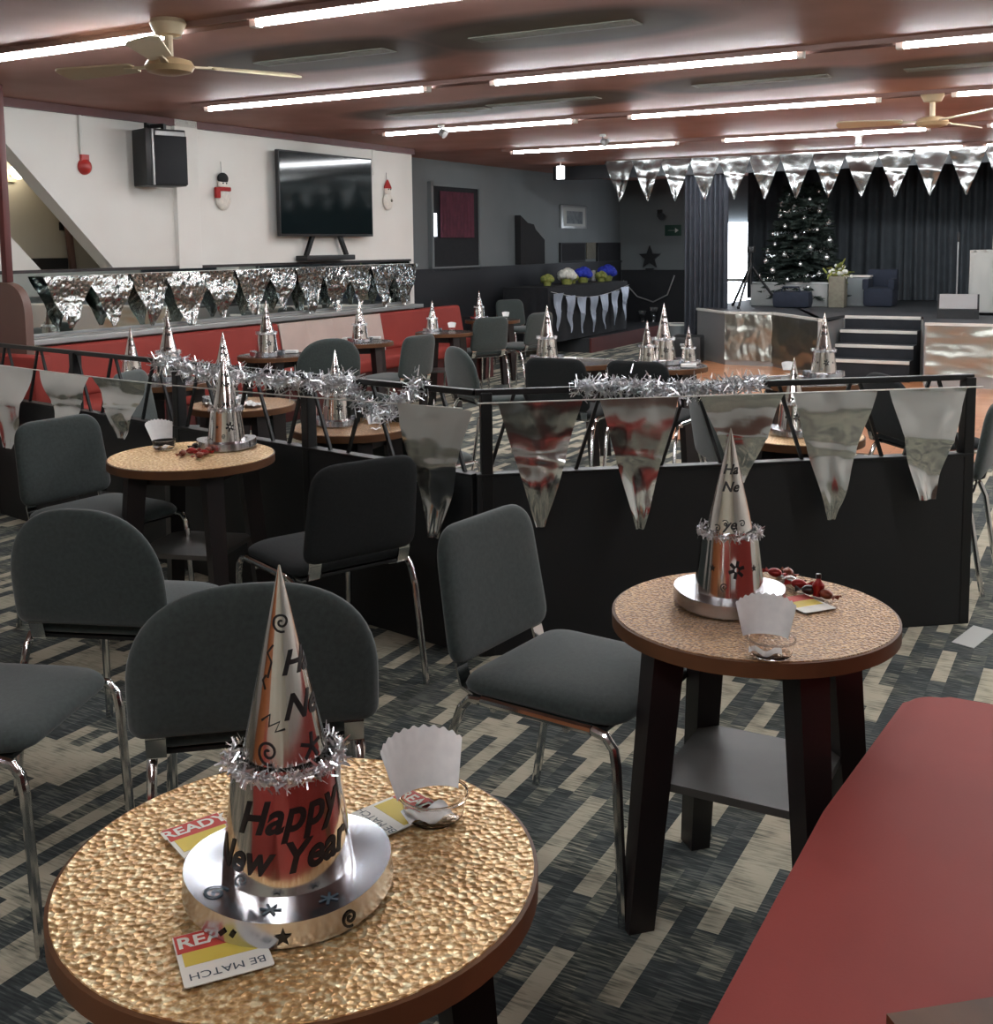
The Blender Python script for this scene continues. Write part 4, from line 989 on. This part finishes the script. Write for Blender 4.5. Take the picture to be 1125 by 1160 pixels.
b.build('flowers', 'white_petal', t); b = MB(); blades(b, Vector((0, 0, h_)), .05, 60, .12, .03, rn); b.build('leaves', 'leaf', t, 0)
t, w_, h_ = block('pale_crate', 'box', 'pale crate with a lid between the flower pot and the navy chair', 953, 985, 314, 338, 15.0, 'shade_grey_paint', .3)
MB().box((0, 0, h_ + .01), (w_ + .02, .32, .02), bev=.004).build('lid', 'white_metal', t)
t, w_, h_ = block('navy_armchair', 'chair', 'low navy armchair on the stage before the dark curtain', 977, 1012, 326, 339, 14.9, 'navy_cloth', .4, .05, nm='seat')
MB().box((0, .16, h_ + .08), (w_, .12, .3), bev=.03).build('backrest', 'navy_cloth', t)
for s in (-1, 1): MB().box((s * (w_ / 2 - .03), 0, h_ + .04), (.08, .38, .14), bev=.02).build('armrest', 'navy_cloth', t)
a_ = ony(1062, 346, 12.9); b_ = ony(1110, 327, 12.9)
t = thing('stage_monitor', 'wedge shaped stage monitor speaker with a pale grille right of the steps', 'speaker', ((a_.x + b_.x) / 2, 12.9, ZSt), .1)
w_ = b_.x - a_.x; MB().prism([(0, .0), (.34, 0), (.34, .1), (.12, .26), (0, .1)], -w_ / 2, w_ / 2, lambda u, v, w: (w, u, v)).build('cabinet', 'black_plastic', t, 0)
MB().prism([(-.008, .11), (.105, .262), (.115, .255), (.002, .1)], -w_ / 2 + .02, w_ / 2 - .02, lambda u, v, w: (w, u, v)).build('grille', 'silver_paint', t, 0)
a_ = ony(1097, 345, 13.6); b_ = ony(1150, 283, 13.6)
t = thing('draped_table', 'tall white draped table at the right edge of the stage', 'table', ((a_.x + b_.x) / 2, 13.8, ZSt)); w_ = b_.x - a_.x; h_ = b_.z - ZSt
MB().box((0, 0, h_ - .015), (w_, .4, .03), bev=.005).build('tabletop', 'grey_cloth', t)
MB().grid(lambda u, v: (lambda a: Vector(((w_ / 2 + .012 * math.sin(a * 9) * v) * max(-1, min(1, 1.42 * math.cos(a))), (.2 + .012 * math.sin(a * 9) * v) * max(-1, min(1, 1.42 * math.sin(a))), h_ - (h_ - .03) * v)))(2 * PI * u), 72, 6, True).build('cloth', 'grey_cloth', t, 60)
tag(MB().box((a_.x + .3, 13.8, b_.z + .09), (.16, .16, .18), bev=.02).build('white_box', 'white_plastic'), 'small white box on the draped table at the right edge', 'box')
p = at(1084, 350, ZSt); p = Vector((ony(1084, 330, 13.9).x, 13.9, ZSt))
t = thing('microphone_stand', 'thin microphone stand beside the white draped table', 'stand', p)
MB().lathe([(0, 0), (.14, 0), (.13, .015), (.02, .025), (0, .03)], 20).build('base', 'black_metal', t); MB().tube([(0, 0, .02), (0, 0, .82)], .009, 8).build('pole', 'silver_paint', t)
MB().lathe([(0, .82), (.012, .82), (.02, .9), (.014, .93), (0, .935)], 12).build('microphone', 'black_plastic', t)

# ------------------------------------------------------------------ far recess
a = onx(485, 208, XR); b = onx(541, 305, XR)
t = thing('recess_window', 'dark curtained window in the shaded recess wall', 'window', (XR, (a.y + b.y) / 2, (a.z + 1.22) / 2)); w_ = b.y - a.y; h_ = a.z - 1.22
MB().box((.02, 0, 0), (.03, w_, h_)).build('dark_pane', 'black_cloth', t, 0)
fb = MB()
for s in (-1, 1): fb.box((.03, s * w_ / 2, 0), (.06, .05, h_ + .05)); fb.box((.03, 0, s * h_ / 2), (.06, w_, .05))
fb.build('frame', 'shade_grey_paint', t, 0)
MB().grid(lambda u, v: Vector((.06 + .015 * math.sin(u * 60), (u - .5) * w_ * .7, h_ * .42 - h_ * .55 * v)), 60, 4).build('maroon_curtain', 'maroon_curtain', t, 80)
MB().box((.045, -w_ / 2 + .06, .02), (.02, .07, .28)).build('light_gap', 'daylight', t, 0)
a = onx(634, 232, XR); b = onx(663, 259, XR)
t = thing('framed_picture', 'framed picture hanging on the shaded recess wall', 'picture', (XR, (a.y + b.y) / 2, (a.z + b.z) / 2)); w_ = b.y - a.y; h_ = a.z - b.z
MB().box((.015, 0, 0), (.03, w_, h_), bev=.006).build('frame', 'silver_paint', t); MB().box((.031, 0, 0), (.004, w_ * .84, h_ * .8)).build('mount_board', 'grey_paper', t, 0); MB().box((.034, 0, -.01), (.004, w_ * .62, h_ * .55)).build('print', 'picture_art', t, 0)
for (x0_, x1_, lb) in ((633, 661, 'left'), (675, 701, 'right')):
    a = onx(x0_, 275, XR); b = onx(x1_, 296, XR)
    t = thing('notice_board', 'black board on the shaded recess wall, %s of the pair above the flowers' % lb, 'board', (XR, (a.y + b.y) / 2, (a.z + b.z) / 2), 0, 'black boards above the flower table'); w_ = b.y - a.y; h_ = a.z - b.z
    MB().box((.02, 0, 0), (.03, w_, h_), bev=.005).build('board', 'black_board', t); MB().box((.036, 0, 0), (.004, w_ * .92, h_ * .88)).build('face', 'black_cloth', t, 0)
a = onx(663, 275, XR); b = onx(674, 293, XR)
tag(MB().box((XR + .015, (a.y + b.y) / 2, (a.z + b.z) / 2), (.02, (b.y - a.y) * .9, a.z - b.z), bev=.003).build('wall_notice', 'stone'), 'tan notice between the two black boards', 'notice')
a = onx(583, 298, XR); b = onx(610, 245, XR); zz0 = dz + .03
t = thing('loudspeaker_stack', 'black sloped cabinet shape standing on the dark dado ledge', 'cabinet', (XR, a.y, zz0)); w_ = b.y - a.y; h_ = b.z - zz0
MB().prism([(0, 0), (w_, 0), (w_, h_ * .5), (w_ * .62, h_ * .72), (w_ * .55, h_ * .82), (w_ * .3, h_ * .85), (.0, h_)], .01, .1, lambda u, v, w: (w, u, v)).build('cabinet', 'black_felt', t, 0)
a = onx(571, 262, XR)
p0 = ony(763, 261, YF)
t = thing('exit_sign', 'small dark green exit sign on the far wall left of the curtain', 'sign', (p0.x, YF, p0.z))
MB().box((0, -.015, 0), (.28, .03, .18), bev=.004).build('sign_board', 'exit_green', t)
b = MB(); b.bar((-.08, -.032, 0), (.05, -.032, 0), .02, .003); b.prism([(.04, -.04), (.1, 0), (.04, .04)], -.033, -.031, lambda u, v, w: (u, w, v)); b.build('arrow', 'white_plastic', t, 0)
p0 = ony(748, 243, YF)
t = thing('wall_lamp', 'small black lamp on a bracket on the far wall above the sign', 'lamp', (p0.x, YF, p0.z))
MB().box((0, -.02, .02), (.08, .04, .12), bev=.005).build('bracket', 'black_metal', t); MB().tube([(0, -.04, 0), (.1, -.2, -.04)], .03, 12, True, .06).build('lamp_shade', 'black_plastic', t)
# maroon platform with the draped flower table
t = thing('low_platform', 'maroon fronted low platform under the draped flower table', 'platform', (XR, 0, 0))
yy0 = 14.2; yy1 = 17.6
MB().box((.55, (yy0 + yy1) / 2, .1), (1.0, yy1 - yy0, .2)).build('deck', 'stage_deck', t, 0); MB().box((1.06, (yy0 + yy1) / 2, .1), (.03, yy1 - yy0 + .02, .21)).build('front_board', 'maroon', t, 0)
xf_ = XR + .95; a = onx(622, 330, xf_); b = onx(712, 330, xf_); w_ = b.y - a.y; zt = .93
t = thing('flower_table', 'long table draped in black cloth with flowers along the recess wall', 'table', (XR + .6, (a.y + b.y) / 2, .2))
MB().box((0, 0, zt - .2), (.66, w_, .03), bev=.006).build('tabletop', 'black_cloth', t)
MB().grid(lambda u, v: (lambda a_: Vector(((.335 + .012 * math.sin(a_ * 22) * v) * max(-1, min(1, 1.42 * math.cos(a_))), (w_ / 2 + .012 * math.sin(a_ * 22) * v) * max(-1, min(1, 1.42 * math.sin(a_))), (zt - .2) * (1 - v * .98))))(2 * PI * u), 160, 6, True).build('cloth', 'black_cloth', t, 60)
M['foil_blue'] = foil('blue_silver_foil', (170, 180, 196), .25, 14, .6, .02)
aa = Vector((xf_ + .0, a.y + .02, zt - .04)); bb_ = Vector((xf_ + .0, b.y - .02, zt - .04))
bunting('foil_bunting', 'small silver pennants swagged across the black flower table', aa, bb_, Vector((1, 0, 0)), [((k + .5) / 7, (bb_ - aa).length / 7 * .8, .5, .05) for k in range(7)], .12)
def flower_ball(m, r, n, nm):
    t = thing(nm, '', 'flowers'); b = MB(); rn_ = random.Random(n)
    for k in range(n): 
        v_ = Vector((rn_.gauss(0, 1), rn_.gauss(0, 1), rn_.gauss(0, 1))).normalized(); v_.z = abs(v_.z) * .9; b.ball(v_ * r * .8 + UP * r * .75, r * .38, 8, 6)
    b.build('blooms', m, t); MB().lathe([(0, 0), (r * .5, 0), (r * .7, r * .7), (0, r * .7)], 14).build('vase', 'leaf', t); return t
for (px, py, m_, r_t, lb, nm) in ((637, 319, 'white_petal', .13, 'white flower heads at the back left of the black table', 'flower_bunch'), (641, 330, 'white_petal', .1, 'white flower head at the front left of the black table', 'flower_bunch'), (662, 320, 'blue_petal', .13, 'blue flowers in the middle of the black table', 'flower_bunch'), (687, 318, 'blue_petal', .14, 'blue flowers at the right of the black table', 'flower_bunch'), (619, 321, 'leaf', .09, 'yellow green foliage at the left end of the black table', 'flower_bunch'), (650, 324, 'leaf', .09, 'yellow green foliage between the white and blue flowers', 'flower_bunch'), (674, 322, 'leaf', .09, 'yellow green foliage between the two blue bunches', 'flower_bunch')):
    p = onx(px, py, XR + .6); t = flower_ball(m_, r_t, 26, nm); t['label'] = lb; t['group'] = 'flowers on the black table'; t.location = (XR + .6 + R_.uniform(-.1, .15), max(a.y + .12, min(b.y - .12, p.y)), zt + .015)
def candle():
    t = thing('candle', '', 'candle'); MB().lathe([(0, 0), (.03, 0), (.03, .16), (0, .165)], 14).build('wax', 'white_plastic', t); MB().tube([(0, 0, .16), (0, 0, .18)], .003, 6).build('wick', 'ink', t); return t
for (px, lb) in ((653, 'left'), (679, 'middle'), (697, 'right')):
    p = onx(px, 318, XR + .5); place('candle', candle, 'thin white candle on the black flower table, %s one of three' % lb, (XR + .42, min(b.y - .1, p.y), zt + .015), 0, 'white candles on the flower table')
p0 = ony(730, 300, YF - .3)
t = thing('star_ornament', 'dark star standing on the dado ledge of the far wall', 'ornament', (p0.x, YF - .06, 1.07))
MB().prism(star((0, .2), .2), -.02, .02, lambda u, v, w: (u, w, v)).build('star', 'black_plastic', t, 0); MB().box((0, 0, .01), (.12, .08, .02)).build('foot', 'black_plastic', t, 0)
c0_ = ony(720, 330, 16.6); 
b = MB(); pts = [ony(x_, y_, YF - .12) for x_, y_ in ((706, 318), (722, 336), (740, 342), (756, 334), (764, 312))]
tag(b.tube(pts, .012, 8).build('hanging_cord', 'silver_paint'), 'grey cord looped across the dark far wall right of the flower table', 'cord')
for (x_, y0_, y1_, lb) in ((728, 352, 368, 'left'), (741, 348, 371, 'right')):
    q0 = ony(x_, y0_, YF - .15); q1 = ony(x_, y1_, YF - .15); pb = MB(); pennant(pb, q0, Vector((1, 0, 0)), UP, Vector((0, -1, 0)), .14, q0.z - q1.z, x_, .1)
    tag(pb.build('loose_pennant', 'foil', None, 75), 'loose silver pennant hanging on the dark far wall, %s of two' % lb, 'pennant', 'loose pennants on the far wall')
p = at(787, 378, 0); p0 = Vector((ony(786, 365, 14.6).x, 14.6, 0)); 
t = thing('white_bin', 'pale waste bin at the foot of the blue grey curtain', 'bin', (p0.x - .12, 14.35, 0))
MB().lathe([(0, 0), (.14, 0), (.18, .42), (.17, .42), (.13, .02), (0, .02)], 24).build('bucket', 'shade_grey_paint', t); MB().lathe([(.17, .41), (.19, .41), (.19, .43), (.17, .43)], 24, close=True).build('rim', 'white_plastic', t)
p0 = at(808, 392, 0)
t = thing('black_crate', 'black case standing by the left corner of the stage', 'case', (s0.x + .05, s0.y - .5, 0), .2)
MB().box((0, 0, .17), (.36, .4, .34), bev=.02).build('body', 'black_plastic', t); MB().box((0, -.21, .24), (.14, .03, .03), bev=.008).build('handle', 'silver_paint', t)

# ------------------------------------------------------------------ world, view
w = bpy.data.worlds.new('world'); scene.world = w; w.use_nodes = True
w.node_tree.nodes['Background'].inputs['Color'].default_value = (.05, .055, .06, 1)
vs_ = scene.view_settings; vs_.view_transform = 'Standard'; vs_.look = 'None'; vs_.exposure = 1.9; vs_.gamma = 1; vs_.use_curve_mapping = False
scene.cycles.use_denoising = True
scene.cycles.max_bounces = 8; scene.cycles.transmission_bounces = 8; scene.cycles.transparent_max_bounces = 8
scene.cycles.sample_clamp_indirect = 6
scene.cycles.caustics_reflective = False; scene.cycles.caustics_refractive = False
